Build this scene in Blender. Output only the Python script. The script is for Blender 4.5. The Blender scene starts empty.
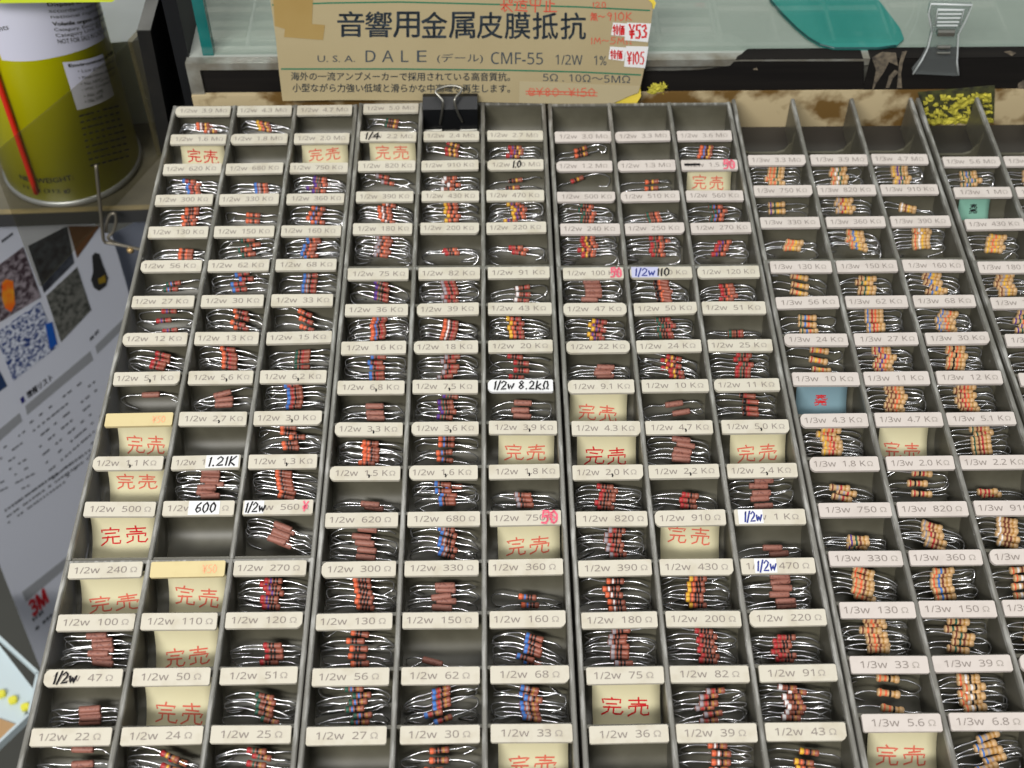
import bpy, bmesh, math, random
from mathutils import Vector, Matrix, Quaternion, noise as mnoise
R = random.Random(7)
S = 0.001                                    # everything below is in millimetres
SC = bpy.context.scene
COL = SC.collection
V = Vector

# ------------------------------------------------------------------ camera
F_PX, PITCH, ROLL, YAW, H = 1330.0, math.radians(49.7014), math.radians(0.206), math.radians(-1.0807), 347.7
BASIS = Matrix.Rotation(YAW, 3, 'Z') @ Matrix.Rotation(math.pi/2 - PITCH, 3, 'X') @ Matrix.Rotation(ROLL, 3, 'Z')
EYE = V((0, 0, H))
cd = bpy.data.cameras.new('camera'); cam = bpy.data.objects.new('camera', cd); COL.objects.link(cam)
cam.matrix_world = Matrix.Translation(EYE*S) @ BASIS.to_4x4()
cd.sensor_width = 36; cd.lens = F_PX/1024*36; cd.clip_start = 0.01; cd.clip_end = 50
cd.dof.use_dof = True; cd.dof.focus_distance = 0.43; cd.dof.aperture_fstop = 22
SC.camera = cam

def ray(px, py): return BASIS @ V(((px-512)/F_PX, -(py-384)/F_PX, -1))
def on_plane(px, py, P, n):                  # the real point on a known plane that is seen at a pixel
    d = ray(px, py); return EYE + d*((P-EYE).dot(n)/d.dot(n))
def at_z(px, py, z): return on_plane(px, py, V((0, 0, z)), V((0, 0, 1)))
def at_y(px, py, y): return on_plane(px, py, V((0, y, 0)), V((0, 1, 0)))
def at_x(px, py, x): return on_plane(px, py, V((x, 0, 0)), V((1, 0, 0)))
def proj(P):
    q = BASIS.transposed() @ (P-EYE); return 512+F_PX*q.x/-q.z, 384-F_PX*q.y/-q.z

# ------------------------------------------------------------------ materials
def lin(c):
    return tuple(((v/255)/12.92 if v/255 <= .04045 else ((v/255+.055)/1.055)**2.4) for v in c) + (1,)
MATS = {}
def mat(name, c, rough=.5, metal=0, spec=.5, noise=0, scale=200, c2=None, alpha=1, bump=0, coat=0, detail=3, lo=.35, hi=.7, sx=1):
    if name in MATS: return MATS[name]
    m = bpy.data.materials.new(name); m.use_nodes = True; nt = m.node_tree; N = nt.nodes; L = nt.links
    b = N['Principled BSDF']; b.inputs['Base Color'].default_value = lin(c)
    b.inputs['Roughness'].default_value = rough; b.inputs['Metallic'].default_value = metal
    b.inputs['Specular IOR Level'].default_value = spec; b.inputs['Coat Weight'].default_value = coat
    if noise or bump:
        tc = N.new('ShaderNodeTexCoord'); no = N.new('ShaderNodeTexNoise'); mp = N.new('ShaderNodeMapping')
        mp.inputs['Scale'].default_value = (sx, 1, 1)
        no.inputs['Scale'].default_value = scale; no.inputs['Detail'].default_value = detail
        L.new(tc.outputs['Object'], mp.inputs['Vector']); L.new(mp.outputs[0], no.inputs['Vector'])
    if noise:
        cr = N.new('ShaderNodeValToRGB'); L.new(no.outputs['Fac'], cr.inputs[0])
        cr.color_ramp.elements[0].position = lo; cr.color_ramp.elements[1].position = hi
        a = lin(c); bb = lin(c2 or c)
        cr.color_ramp.elements[0].color = a
        cr.color_ramp.elements[1].color = tuple(a[i]*(1-noise)+bb[i]*noise for i in range(3)) + (1,)
        L.new(cr.outputs[0], b.inputs['Base Color'])
    if bump:
        bu = N.new('ShaderNodeBump'); bu.inputs['Strength'].default_value = bump; bu.inputs['Distance'].default_value = .0006
        L.new(no.outputs['Fac'], bu.inputs['Height']); L.new(bu.outputs[0], b.inputs['Normal'])
    if alpha < 1: b.inputs['Alpha'].default_value = alpha
    MATS[name] = m; return m

M_TRAY = mat('smoky_tray_plastic', (104, 101, 89), .35, spec=.5, noise=.6, c2=(82, 79, 68), scale=120, alpha=.72)
M_FLOOR = mat('smoky_tray_floor', (98, 95, 81), .4, spec=.45, noise=.7, c2=(76, 73, 60), scale=90, alpha=.92)
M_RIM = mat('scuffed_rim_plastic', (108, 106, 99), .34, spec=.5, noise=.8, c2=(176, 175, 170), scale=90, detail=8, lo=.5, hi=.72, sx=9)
M_CARD = mat('cream_card', (196, 190, 175), .75, spec=.2, noise=.6, c2=(172, 162, 140), scale=160, lo=.5, hi=.8)
M_CARDP = mat('pale_card', (196, 187, 180), .75, spec=.2, noise=.6, c2=(178, 168, 160), scale=160, lo=.5, hi=.8)
M_CARDY = mat('yellowed_card', (204, 188, 142), .75, spec=.2, noise=.5, c2=(186, 168, 120), scale=160, lo=.5, hi=.8)
M_WHITE = mat('white_sticker', (218, 218, 218), .6, spec=.3)
M_INK = mat('grey_print', (134, 125, 119), .7, spec=.1)
M_INKL = mat('pale_grey_print', (158, 150, 142), .7, spec=.1)
M_BLACK = mat('black_ink', (22, 20, 24), .6, spec=.2)
M_BLUEINK = mat('blue_ink', (50, 60, 130), .6, spec=.2)
M_RED = mat('red_ink', (214, 108, 88), .7, spec=.1)
M_REDD = mat('deep_red_ink', (200, 40, 44), .7, spec=.1)
M_PINK = mat('pink_stamp', (226, 105, 125), .7, spec=.1)
M_NOTE = mat('cream_note_paper', (216, 209, 174), .8, spec=.15, noise=.3, c2=(204, 192, 150), scale=60)
M_NOTEG = mat('green_note_paper', (126, 172, 154), .8, spec=.15)
M_NOTEB = mat('blue_note_paper', (122, 150, 160), .8, spec=.15)
M_LEAD = mat('tinned_wire', (232, 232, 234), .24, metal=.9)
M_STEEL = mat('steel_wire', (150, 148, 140), .35, metal=.9)
BAND = {k: mat('band_'+k, c, .42, spec=.45) for k, c in dict(black=(26, 22, 24), brown=(122, 66, 50), red=(180, 50, 54),
        orange=(226, 108, 70), yellow=(228, 178, 58), green=(42, 92, 76), blue=(70, 122, 196), violet=(88, 56, 142), grey=(160, 152, 158),
        white=(230, 225, 225), gold=(176, 128, 62)).items()}
BODY_B = mat('red_brown_lacquer', (156, 92, 74), .42, spec=.45, noise=.4, c2=(146, 76, 60), scale=500)
BODY_P = mat('dusky_pink_lacquer', (156, 104, 90), .5, spec=.4, noise=.8, c2=(96, 54, 50), scale=1500, detail=5, lo=.55, hi=.66)
BODY_T = mat('beige_lacquer', (204, 168, 122), .4, spec=.45, noise=.4, c2=(186, 148, 102), scale=500)

# ------------------------------------------------------------------ mesh helpers
def link(name, me, parent=None):
    o = bpy.data.objects.new(name, me); COL.objects.link(o)
    if parent: o.parent = parent
    return o
def mesh(name, verts, faces, mats, parent=None, mi=None, smooth=False, org=None):
    me = bpy.data.meshes.new(name)
    o0 = org or V((0, 0, 0))
    me.from_pydata([((V(v)-o0)*S)[:] for v in verts], [], faces)
    for m in (mats if isinstance(mats, (list, tuple)) else [mats]): me.materials.append(m)
    if mi: me.polygons.foreach_set('material_index', mi)
    if smooth: me.polygons.foreach_set('use_smooth', [True]*len(me.polygons))
    me.update()
    o = link(name, me, parent)
    if org: o.location = o0*S
    return o
def tag(o, label=None, cat=None, group=None, kind=None):
    if label: o['label'] = label
    if cat: o['category'] = cat
    if group: o['group'] = group
    if kind: o['kind'] = kind
    return o
def empty(name, loc=V((0, 0, 0))):
    o = bpy.data.objects.new(name, None); COL.objects.link(o); o.location = V(loc)*S; o.empty_display_size = .005; return o
class MB:
    def __init__(s): s.v = []; s.f = []; s.m = []
    def add(s, verts, faces, mi=0):
        b = len(s.v); s.v += [V(v) for v in verts]; s.f += [tuple(i+b for i in f) for f in faces]; s.m += [mi]*len(faces); return s
    def box(s, x0, x1, y0, y1, z0, z1, mi=0):
        vs = [(x, y, z) for z in (z0, z1) for y in (y0, y1) for x in (x0, x1)]
        return s.add(vs, [(0, 2, 3, 1), (4, 5, 7, 6), (0, 1, 5, 4), (2, 6, 7, 3), (0, 4, 6, 2), (1, 3, 7, 5)], mi)
    def slab(s, pts, off, mi=0):             # polygon pushed along an offset
        n = len(pts); off = V(off)
        return s.add(list(pts)+[V(p)+off for p in pts], [tuple(range(n)), tuple(range(2*n-1, n-1, -1))]+[(i, i+n, (i+1) % n+n, (i+1) % n) for i in range(n)], mi)
    def tube(s, pts, r, n=6, mi=0, cap=True):
        pts = [V(p) for p in pts]; rings = []; up = V((0.13, 0.37, 0.92)); b = len(s.v)
        for i, p in enumerate(pts):
            t = (pts[min(i+1, len(pts)-1)]-pts[max(i-1, 0)]).normalized()
            a = up.cross(t)
            if a.length < 1e-3: a = V((1, 0, 0)).cross(t)
            a.normalize(); c = t.cross(a); up = c
            rr = r[i] if isinstance(r, (list, tuple)) else r
            s.v += [p+a*rr*math.cos(2*math.pi*k/n)+c*rr*math.sin(2*math.pi*k/n) for k in range(n)]
        for i in range(len(pts)-1):
            for k in range(n):
                s.f.append((b+i*n+k, b+i*n+(k+1) % n, b+(i+1)*n+(k+1) % n, b+(i+1)*n+k)); s.m.append(mi)
        if cap:
            s.f += [tuple(b+k for k in reversed(range(n))), tuple(b+(len(pts)-1)*n+k for k in range(n))]; s.m += [mi, mi]
        return s
    def lathe(s, prof, n=32, c=V((0, 0, 0)), mi=0):   # profile of (radius, z)
        b = len(s.v)
        for r, z in prof: s.v += [c+V((r*math.cos(2*math.pi*k/n), r*math.sin(2*math.pi*k/n), z)) for k in range(n)]
        for i in range(len(prof)-1):
            for k in range(n):
                s.f.append((b+i*n+k, b+i*n+(k+1) % n, b+(i+1)*n+(k+1) % n, b+(i+1)*n+k)); s.m.append(mi)
        s.f += [tuple(b+k for k in reversed(range(n))), tuple(b+(len(prof)-1)*n+k for k in range(n))]; s.m += [mi, mi]
        return s
    def ribbon(s, pts, w, fn, mi=0):         # a flat pen stroke; fn maps 2-D to the surface
        P = []
        for a, c in zip(pts[:-1], pts[1:]):
            k = max(1, int((V(c)-V(a)).length/(w*1.6)))
            P += [V(a).lerp(V(c), i/k) for i in range(k)]
        P.append(V(pts[-1])); b = len(s.v)
        for i, p in enumerate(P):
            t = P[min(i+1, len(P)-1)]-P[max(i-1, 0)]
            t = t.normalized() if t.length > 1e-6 else V((1, 0))
            q = V((-t.y, t.x))*w/2
            e = t*(w*.35 if i == len(P)-1 else (-w*.35 if i == 0 else 0))
            s.v += [fn(p+q+e), fn(p-q+e)]
        for i in range(len(P)-1):
            s.f.append((b+2*i, b+2*i+1, b+2*i+3, b+2*i+2)); s.m.append(mi)
        return s
    def build(s, name, mats, parent=None, smooth=False, org=None): return mesh(name, s.v, s.f, mats, parent, s.m, smooth, org)
def catmull(P, k=4):
    P = [V(p) for p in P]; Q = [P[0]*2-P[1]]+P+[P[-1]*2-P[-2]]; out = []
    for i in range(1, len(Q)-2):
        a, b, c, d = Q[i-1:i+3]
        for j in range(k):
            t = j/k
            out.append(.5*((2*b)+(c-a)*t+(2*a-5*b+4*c-d)*t*t+(3*b-a-3*c+d)*t**3))
    return out+[P[-1]]

_tx = {}
def sans(s):                                 # plain sans-serif letter forms
    return ''.join(chr(0x1D7E2+int(c)) if c.isdigit() else chr(0x1D5BA+ord(c)-97) if 'a' <= c <= 'z' else chr(0x1D5A0+ord(c)-65) if 'A' <= c <= 'Z' else c for c in s)
def text_poly(s, bold=0.0, res=2):           # flat outline of a string in font units, from Blender's built-in font
    k = (s, bold)
    if k in _tx: return _tx[k]
    c = bpy.data.curves.new('t', 'FONT'); c.body = s; c.size = 1; c.resolution_u = res; c.offset = 0
    o = bpy.data.objects.new('t', c)
    me = bpy.data.meshes.new_from_object(o)
    vs = [(v.co.x, v.co.y) for v in me.vertices]; fs = [tuple(p.vertices) for p in me.polygons]
    bpy.data.objects.remove(o); bpy.data.curves.remove(c); bpy.data.meshes.remove(me)
    xs = [v[0] for v in vs] or [0, 1]; ys = [v[1] for v in vs] or [0, 1]
    _tx[k] = (vs, fs, (min(xs), max(xs), min(ys), max(ys))); return _tx[k]
def text_to(mb, s, fn, bold=0.0, mi=0):      # fn maps the unit square of the string's box to the surface
    vs, fs, (a, b, c, d) = text_poly(s)
    for ox, oy in ((0, 0),) if not bold else ((-bold, 0), (bold, 0), (0, bold), (0, -bold)):   # heavier type: overlaid strikes
        mb.add([fn(((x+ox-a)/(b-a), (y+oy-c)/(d-c))) for x, y in vs], fs, mi)
    return mb

# hand-drawn characters, unit boxes
GL = {'完': [[(.5, 1), (.52, .88)], [(.14, .7), (.1, .85), (.9, .86), (.84, .7)], [(.3, .63), (.72, .64)], [(.16, .42), (.86, .44)],
            [(.38, .42), (.33, .16), (.08, 0)], [(.6, .42), (.6, .1), (.68, .03), (.92, .04), (.95, .18)]],
      '売': [[(.13, .84), (.87, .86)], [(.5, 1), (.5, .66)], [(.25, .66), (.77, .67)], [(.1, .36), (.08, .52), (.94, .53), (.88, .38)],
            [(.38, .42), (.34, .15), (.08, 0)], [(.6, .42), (.6, .08), (.68, .02), (.92, .03), (.95, .17)]],
      '特': [[(.1, .85), (.02, .62)], [(.08, .72), (.42, .74)], [(.24, 1), (.24, 0)], [(.02, .36), (.42, .5)], [(.5, .84), (.95, .84)], [(.72, 1), (.72, .62)],
            [(.45, .62), (1, .62)], [(.5, .4), (.98, .4)], [(.82, .6), (.82, .04), (.7, .06)], [(.58, .28), (.66, .16)]],
      '価': [[(.25, 1), (.02, .55)], [(.16, .7), (.16, 0)], [(.35, .9), (1, .9)], [(.4, .68), (.4, .05), (.96, .05), (.96, .68), (.4, .68)], [(.58, .9), (.58, .05)], [(.78, .9), (.78, .05)]],
      '0': [[(.5, 1), (.15, .75), (.12, .3), (.45, 0), (.85, .25), (.88, .7), (.5, 1)]], '1': [[(.35, .8), (.55, 1), (.5, 0)]],
      '2': [[(.12, .75), (.4, 1), (.8, .8), (.7, .5), (.1, .02), (.9, .05)]], '3': [[(.15, .9), (.6, 1), (.8, .75), (.4, .55), (.85, .4), (.7, .08), (.1, .05)]],
      '4': [[(.65, 0), (.7, 1), (.08, .35), (.95, .35)]], '5': [[(.85, 1), (.3, 1), (.22, .58), (.7, .6), (.85, .3), (.6, .02), (.1, .05)]],
      '6': [[(.75, 1), (.3, .7), (.15, .3), (.45, 0), (.85, .2), (.75, .5), (.2, .42)]], '8': [[(.5, .55), (.2, .8), (.5, 1), (.8, .8), (.5, .55), (.15, .25), (.5, 0), (.88, .25), (.5, .55)]],
      '9': [[(.8, .7), (.45, .5), (.2, .75), (.5, 1), (.8, .8), (.6, 0)]],
      '.': [[(.4, .05), (.55, 0)]], '/': [[(.85, 1.05), (.15, -.1)]], '~': [[(.05, .45), (.3, .62), (.65, .4), (.95, .55)]], '%': [[(.2, .9), (.2, .8)], [(.9, 1), (.1, 0)], [(.8, .2), (.8, .1)]],
      'w': [[(.05, .62), (.25, .02), (.5, .5), (.72, .02), (.97, .65)]], 'k': [[(.2, 1), (.15, 0)], [(.8, .65), (.2, .3), (.85, 0)]], 'K': [[(.2, 1), (.15, 0)], [(.9, 1), (.2, .45), (.9, 0)]],
      'M': [[(.05, 0), (.2, 1), (.5, .3), (.8, 1), (.95, 0)]], 'O': [[(.05, 0), (.35, .05), (.15, .45), (.3, .95), (.7, .95), (.85, .45), (.65, .05), (.95, 0)]],
      'Y': [[(.1, 1), (.5, .55), (.92, 1)], [(.5, .55), (.48, 0)], [(.18, .5), (.85, .5)], [(.18, .3), (.85, .3)]], ' ': [],
      '@': [[(.7, .6), (.4, .65), (.3, .4), (.6, .35), (.7, .6), (.75, .35), (.95, .5), (.8, .9), (.3, .95), (.05, .5), (.3, .05), (.9, .1)]],
      '無': [[(.25, 1), (.1, .75)], [(.2, .85), (.9, .85)], [(.05, .6), (.95, .6)], [(.1, .35), (.9, .35)], [(.3, .85), (.3, .35)], [(.5, .85), (.5, .35)], [(.72, .85), (.72, .35)], [(.15, .2), (.1, 0)], [(.4, .2), (.42, .03)], [(.62, .2), (.65, .03)], [(.85, .2), (.95, 0)]],
      '製': [[(.05, .95), (.55, .95)], [(.3, 1), (.3, .5)], [(.05, .75), (.55, .75)], [(.7, .95), (.7, .6)], [(.9, 1), (.9, .52), (.8, .55)], [(.05, .4), (.95, .4)], [(.5, .48), (.1, .1)], [(.3, .25), (.3, 0), (.5, .08)], [(.45, .35), (.95, 0)]],
      '造': [[(.1, .95), (.2, .8)], [(.02, .6), (.22, .6), (.18, .2), (.02, .05), (.3, .1), (.98, .03)], [(.4, .85), (.95, .85)], [(.66, 1), (.66, .62)], [(.35, .62), (1, .62)], [(.45, .48), (.88, .48), (.85, .22), (.48, .22), (.45, .48)]],
      '中': [[(.1, .8), (.9, .8), (.86, .4), (.13, .4), (.1, .8)], [(.5, 1), (.5, 0)]], '止': [[(.5, 1), (.5, .05)], [(.5, .55), (.85, .55)], [(.2, .65), (.2, .05)], [(.02, .05), (.98, .05)]]}
def hand(mb, s, fn, w, aspect=1.0, jit=.03, adv=1.12, mi=0, rnd=R):   # fn maps (x 0..1, y 0..1) over the whole string; w relative to its height
    n = sum(.5 if c in './1 ' else 1 for c in s); x = 0
    hh = aspect
    for c in s:
        cw = .5 if c in './1 ' else 1
        for st in GL[c]:
            pts = [((x+(p[0]+rnd.uniform(-jit, jit))*cw/adv)/n, p[1]+rnd.uniform(-jit, jit)) for p in st]
            # stroke in a metric frame: x scaled by the string's width / height
            mb.ribbon([(p[0]*hh*n, p[1]) for p in pts], w, lambda q: fn((q.x/(hh*n), q.y)), mi)
        x += cw
    return mb

# ------------------------------------------------------------------ trays
PX = 25.0; PY = 18.19                        # compartment pitch
DEPTH = 15.0
COLX = {'c1': (-119.6, -94.5, -69.4), 'c2': (-42.5, -17.0, 8.7), 'c3': (36.2, 61.0, 86.1), 'c4': (113.2, 137.9, 162.7), 'c5': (190.7, 215.6, 240.5)}
SCOOP = [(-.6, -1), (-.8, -5.5), (-1.7, -9), (-3.8, -12), (-7, -14), (-11, -14.8), (-17.2, -15)]
def scoop_z(d):                              # floor height at a distance in front of the back wall
    for (a, za), (b, zb) in zip(SCOOP[:-1], SCOOP[1:]):
        if b <= d <= a: return zb+(za-zb)*(d-b)/(a-b)
    return -1 if d > -.6 else -15
# card texts: column, first row's card centre, list of (texts for the three compartments)
W2, W3 = '1/2w', '1/3w'
# entries: value, kind + count, dx (fraction), tilt deg (positive falls to the right), t0, t1 (0 = under own card, 1 = at the next card)
MODS = [
 ('c1', 444.5, W2, [
  ['3.9M B4 -.02 2 .45 .85', '4.3M B3 0 12 .45 .8', '4.7M E'],
  ['1.6M S .07 .8 .62', '1.8M E', '2.0M S .05 .85 .55'],
  ['620K B5 0 3 .35 .95', '680K B3 .08 -3 .6 .95', '750K B5 0 2 .25 .95'],
  ['300K B5 .05 -3 .2 .9', '330K B2 .02 3 .5 .8', '360K B4 .02 3 .2 .9'],
  ['130K B3 .08 0 .6 .95', '150K B4 .02 -6 .1 .8', '160K B6 -.03 -5 .08 .92'],
  ['56K B2 0 -6 .5 .75', '62K B4 0 -6 .12 .8', '68K B4 0 0 .2 .9'],
  ['27K B3 .05 -3 .15 .95', '30K B4 .08 14 .2 .9', '33K B3 .02 22 .25 .95'],
  ['12K B4 .05 15 .4 .9', '13K B5 0 8 .2 .9', '15K B4 .02 -3 .3 .9'],
  ['5.1K P1 .05 -4 .35 .35', '5.6K P3 .02 -6 .35 .8', '6.2K B6 -.02 -6 .05 .85'],
  ['? S .1 .85 .62', '2.7K E', '3.0K B5 0 2 .1 .8'],
  ['1.1K S .1 .85 .35', '1.21K P7 0 3 .08 .9', '1.3K B7 0 10 .1 .95'],
  ['500 S .02 .95 .55', '600 E', '560 P6 .02 22 .35 .9']]),
 ('c1', 440.1-12*PY, W2, [
  ['240 S .08 .95 .7', '? S .12 .82 .55', '270 B7 0 4 .12 .88'],
  ['100 P7 .05 1 .12 .9', '110 S .06 .88 .72', '120 B4 .08 2 .45 .92'],
  ['47 P4 .05 -2 .6 .9', '50 S .1 .9 .7', '51 B5 .05 14 .3 .92'],
  ['22 P3 .1 3 .1 .8', '24 B6 .1 20 .3 .9', '25 B5 .02 8 .15 .9'],
  ['9.1 P3 .05 3 .3 .8', '10 P3 0 -5 .3 .8', '11 P4 .05 4 .3 .9']]),
 ('c2', 445.3, W2, [
  ['5.0M B2 .02 8 .4 .7', '- E', '- E'],
  ['2.2M S .08 .85 .55', '2.4M B3 0 14 .2 .75', '2.7M B4 0 3 .35 .85'],
  ['820K B2 0 12 .3 .6', '910K B4 -.02 3 .4 .95', '1.0M B2 .02 -3 .55 .9'],
  ['390K B6 0 10 .12 .95', '430K B5 0 0 .1 .9', '470K B6 .02 -2 .1 .95'],
  ['180K B6 0 6 .1 .95', '200K B3 0 0 .75 .9', '220K B3 .02 6 .65 .92']]),
 ('c2', 439.3-5*PY, W2, [
  ['75K B4 .02 14 .15 .85', '82K B6 .03 -1 .1 .95', '91K B3 .05 2 .4 .95'],
  ['36K B7 .02 -4 .1 .9', '39K B6 .02 10 .25 .95', '43K B5 -.03 4 .15 .9'],
  ['16K B5 .02 2 .12 .95', '18K B5 .03 0 .12 .9', '20K B4 -.02 5 .12 .95'],
  ['6.8K P3 .02 0 .45 .9', '7.5K B5 0 2 .12 .9', '8.2K P3 .02 4 .4 .9'],
  ['3.3K B7 .02 8 .25 .95', '3.6K B4 0 3 .1 .85', '3.9K S .1 .85 .6'],
  ['1.5K P2 .05 6 .75 .92', '1.6K B6 .02 3 .12 .75', '1.8K B3 0 4 .55 .85'],
  ['620 P5 .03 6 .05 .9', '680 B6 .05 14 .08 .9', '750 S .08 .9 .6'],
  ['300 B6 .05 6 .08 .9', '330 P5 .02 2 .25 .9', '360 B2 .02 2 .65 .88'],
  ['130 B5 .02 2 .12 .95', '150 P1 -.08 18 .92 .92', '160 B6 .05 22 .3 .95'],
  ['56 B6 .05 -3 .08 .95', '62 B6 0 -18 .12 .9', '68 B7 0 6 .15 .92'],
  ['27 B2 .05 4 .85 .95', '30 B4 0 -2 .15 .9', '33 S .05 .9 .5']]),
 ('c3', 444.1, W2, [
  ['- E', '- E', '- E'],
  ['3.0M B2 -.02 -16 .4 .7', '3.3M E', '3.6M B4 .02 3 .35 .85'],
  ['1.2M B1 -.12 -25 .4 .4', '1.3M B2 .08 -8 .55 .9', '1.5M S .02 .8 .6'],
  ['500K B5 0 3 .15 .92', '510K B3 .04 -5 .6 .92', '560K B4 .05 -3 .25 .9'],
  ['240K B7 -.02 -2 .1 .95', '250K B6 .04 -2 .15 .95', '270K B4 .03 -2 .4 .95']]),
 ('c3', 438.6-5*PY, W2, [
  ['100K P5 .02 0 .08 .9', '110K B7 .06 9 .1 .95', '120K B5 .0 -2 .35 .95'],
  ['47K B5 0 3 .25 .95', '50K B6 .02 2 .2 .92', '51K B2 .05 0 .75 .9'],
  ['22K P4 .08 2 .55 .92', '24K B6 .05 12 .2 .92', '25K B6 .03 3 .15 .95'],
  ['9.1K S -.05 .9 .7', '10K P2 .02 -8 .45 .75', '11K B4 .04 6 .12 .85'],
  ['4.3K S .05 .9 .7', '4.7K P5 .05 6 .2 .9', '5.0K S .12 .85 .65'],
  ['2.0K B6 .0 2 .2 .92', '2.2K B3 .05 3 .55 .92', '2.4K P5 .02 0 .08 .92'],
  ['820 B6 .02 3 .1 .9', '910 S .02 .85 .28', '1 P2 .06 -2 .7 .9'],
  ['390 B5 0 5 .15 .95', '430 B6 .0 2 .08 .9', '470 P6 .06 -4 .08 .95'],
  ['180 B7 0 1 .08 .95', '200 B7 .08 8 .08 .92', '220 B6 -.02 2 .3 .92'],
  ['75 S .05 .9 .55', '82 B6 .02 -3 .2 .95', '91 B7 -.02 3 .12 .92'],
  ['36 B2 -.02 3 .8 .92', '39 B5 .03 2 .05 .9', '43 B4 -.02 8 .3 .9']]),
 ('c4', 410.3, W3, [
  ['3.3M T5 .02 2 .15 .92', '3.9M T4 .02 -3 .2 .92', '4.7M T5 .02 0 .12 .92'],
  ['750K T2 -.08 2 .4 .75', '820K T4 .0 2 .25 .8', '910K T2 .02 8 .6 .75'],
  ['330K T3 .02 -1 .65 .95', '360K T6 .05 12 .25 .95', '390K T6 .05 -3 .12 .95']]),
 ('c4', 404.5-3*PY, W3, [
  ['130K T3 .02 14 .2 .92', '150K T4 .02 4 .25 .92', '160K T6 .05 12 .12 .95'],
  ['56K T3 .02 3 .35 .95', '62K T5 .0 -3 .12 .92', '68K T6 .05 4 .25 .95'],
  ['24K T3 .05 10 .15 .95', '27K T6 .0 5 .15 .95', '30K T6 .02 3 .1 .92'],
  ['10K N -.02 .8 .5', '11K T6 0 2 .1 .95', '12K T6 .0 4 .1 .95'],
  ['4.3K T7 .0 5 .1 .9', '4.7K S -.02 .75 .85', '5.1K T6 .04 -3 .08 .92'],
  ['1.8K T3 .02 12 .55 .9', '2.0K T3 .05 2 .1 .8', '2.2K T2 .0 -2 .75 .85'],
  ['750 T4 .06 4 .65 .92', '820 T6 .05 18 .3 .92', '910 T6 .02 12 .15 .9'],
  ['330 T6 .0 16 .15 .92', '360 T6 .0 -4 .15 .9', '390 T4 .02 -4 .15 .9'],
  ['130 T7 .02 4 .05 .9', '150 T5 .03 3 .12 .92', '160 T6 .0 3 .15 .92'],
  ['33 T3 .02 5 .12 .92', '39 T7 .0 -5 .12 .92', '43 T5 0 5 .3 .9'],
  ['5.6 S .1 .9 .55', '6.8 T5 .05 -12 .15 .9', '7.5 T4 0 3 .3 .9']]),
 ('c5', 408.3, W3, [
  ['5.6M T4 .0 -2 .35 .92', '6.2M T4 0 3 .3 .9', '- E'],
  ['1M G -.12 .55 .5', '1.1M T3 0 3 .4 .9', '- E'],
  ['430K T5 .05 3 .3 .95', '470K T4 0 3 .4 .9', '- E']]),
 ('c5', 403.2-3*PY, W3, [
  ['180K T6 .0 -2 .12 .92', '- E', '- E'], ['75K T5 .05 3 .15 .92', '- E', '- E'], ['33K T5 .05 3 .3 .9', '- E', '- E'], ['13K T4 0 3 .3 .9', '- E', '- E'], ['5.6K T5 0 -4 .2 .9', '- E', '- E'],
  ['2.4K T4 0 4 .4 .9', '- E', '- E'], ['1K T4 0 4 .3 .9', '- E', '- E']]),
]
# cards whose print was changed by hand: value -> list of (what, x0, x1 on the card, ink)
CARDX = {'1/2w 1.21K': [('patch', .5, .98, 0), ('1.21K', .53, .95, 'k')], '1/2w 600': [('patch', .36, .8, 0), ('600', .45, .75, 'k')],
         '1/2w 560': [('patch', .02, .3, 0), ('1/2w', .03, .32, 'k'), ('Y', .84, .93, 'p')], '1/2w 47': [('1/2w', .12, .42, 'k')],
         '1/2w 2.2M': [('1/4', .08, .36, 'k')], '1/2w 1.0M': [('1.0', .44, .6, 'k')], '1/2w 1': [('patch', .05, .4, 0), ('1/2w', .12, .38, 'b')],
         '1/2w 470': [('patch', .18, .48, 0), ('1/2w', .2, .47, 'b')], '1/2w 110K': [('tape', .02, .46, 0), ('1/2w', .06, .4, 'b'), ('110', .42, .64, 'k')],
         '1/2w 100K': [('stamp', .78, .98, 'p')], '1/2w 750': [('stamp', .72, .97, 'p')], '1/2w 1.5M': [('bar', .06, .32, 'k'), ('stamp', .74, .96, 'p')],
         '1/2w 8.2K': [('1/2w 8.2kO', .08, .94, 'k')]}
DOTTED = set('5.1K 5.6K 6.2K 2.7K 3.0K 1.1K 1.3K 6.8K 7.5K 3.3K 3.6K 3.9K 1.5K 1.6K 1.8K 4.7K 5.0K 2.0K 2.2K 2.4K'.split())
INKS = {'k': M_BLACK, 'b': M_BLUEINK, 'p': M_PINK}
DIG = ['black', 'brown', 'red', 'orange', 'yellow', 'green', 'blue', 'violet', 'grey', 'white']
def ohms(v):
    return float(v[:-1])*1000 if v.endswith('K') else float(v[:-1])*1e6 if v.endswith('M') else float(v)
def bands(v, kind):
    x = ohms(v); n = 3 if kind == 'B' else 2
    e = math.floor(math.log10(x))-n+1; m = round(x/10**e)
    ds = [DIG[int(c)] for c in str(m)]
    mul = DIG[e] if e >= 0 else 'gold'
    out = ds+[mul]
    if kind == 'B':
        while out and out[0] == 'brown': out = out[1:]
        return out
    return out+['gold']
def words(v):
    if v[-1] in 'KM': return v[:-1]+' '+v[-1]+'Ω'
    return v+(' KΩ' if v == '1' else ' Ω')

def ohm_words(wl, v):
    u = {'K': 'kilohm', 'M': 'megohm'}.get(v[-1], 'ohm'); n = v[:-1] if v[-1] in 'KM' else v
    if v == '1': u = 'kilohm'
    return ('half-watt ' if wl == '1/2w' else 'third-watt ')+n+'-'+u
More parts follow.
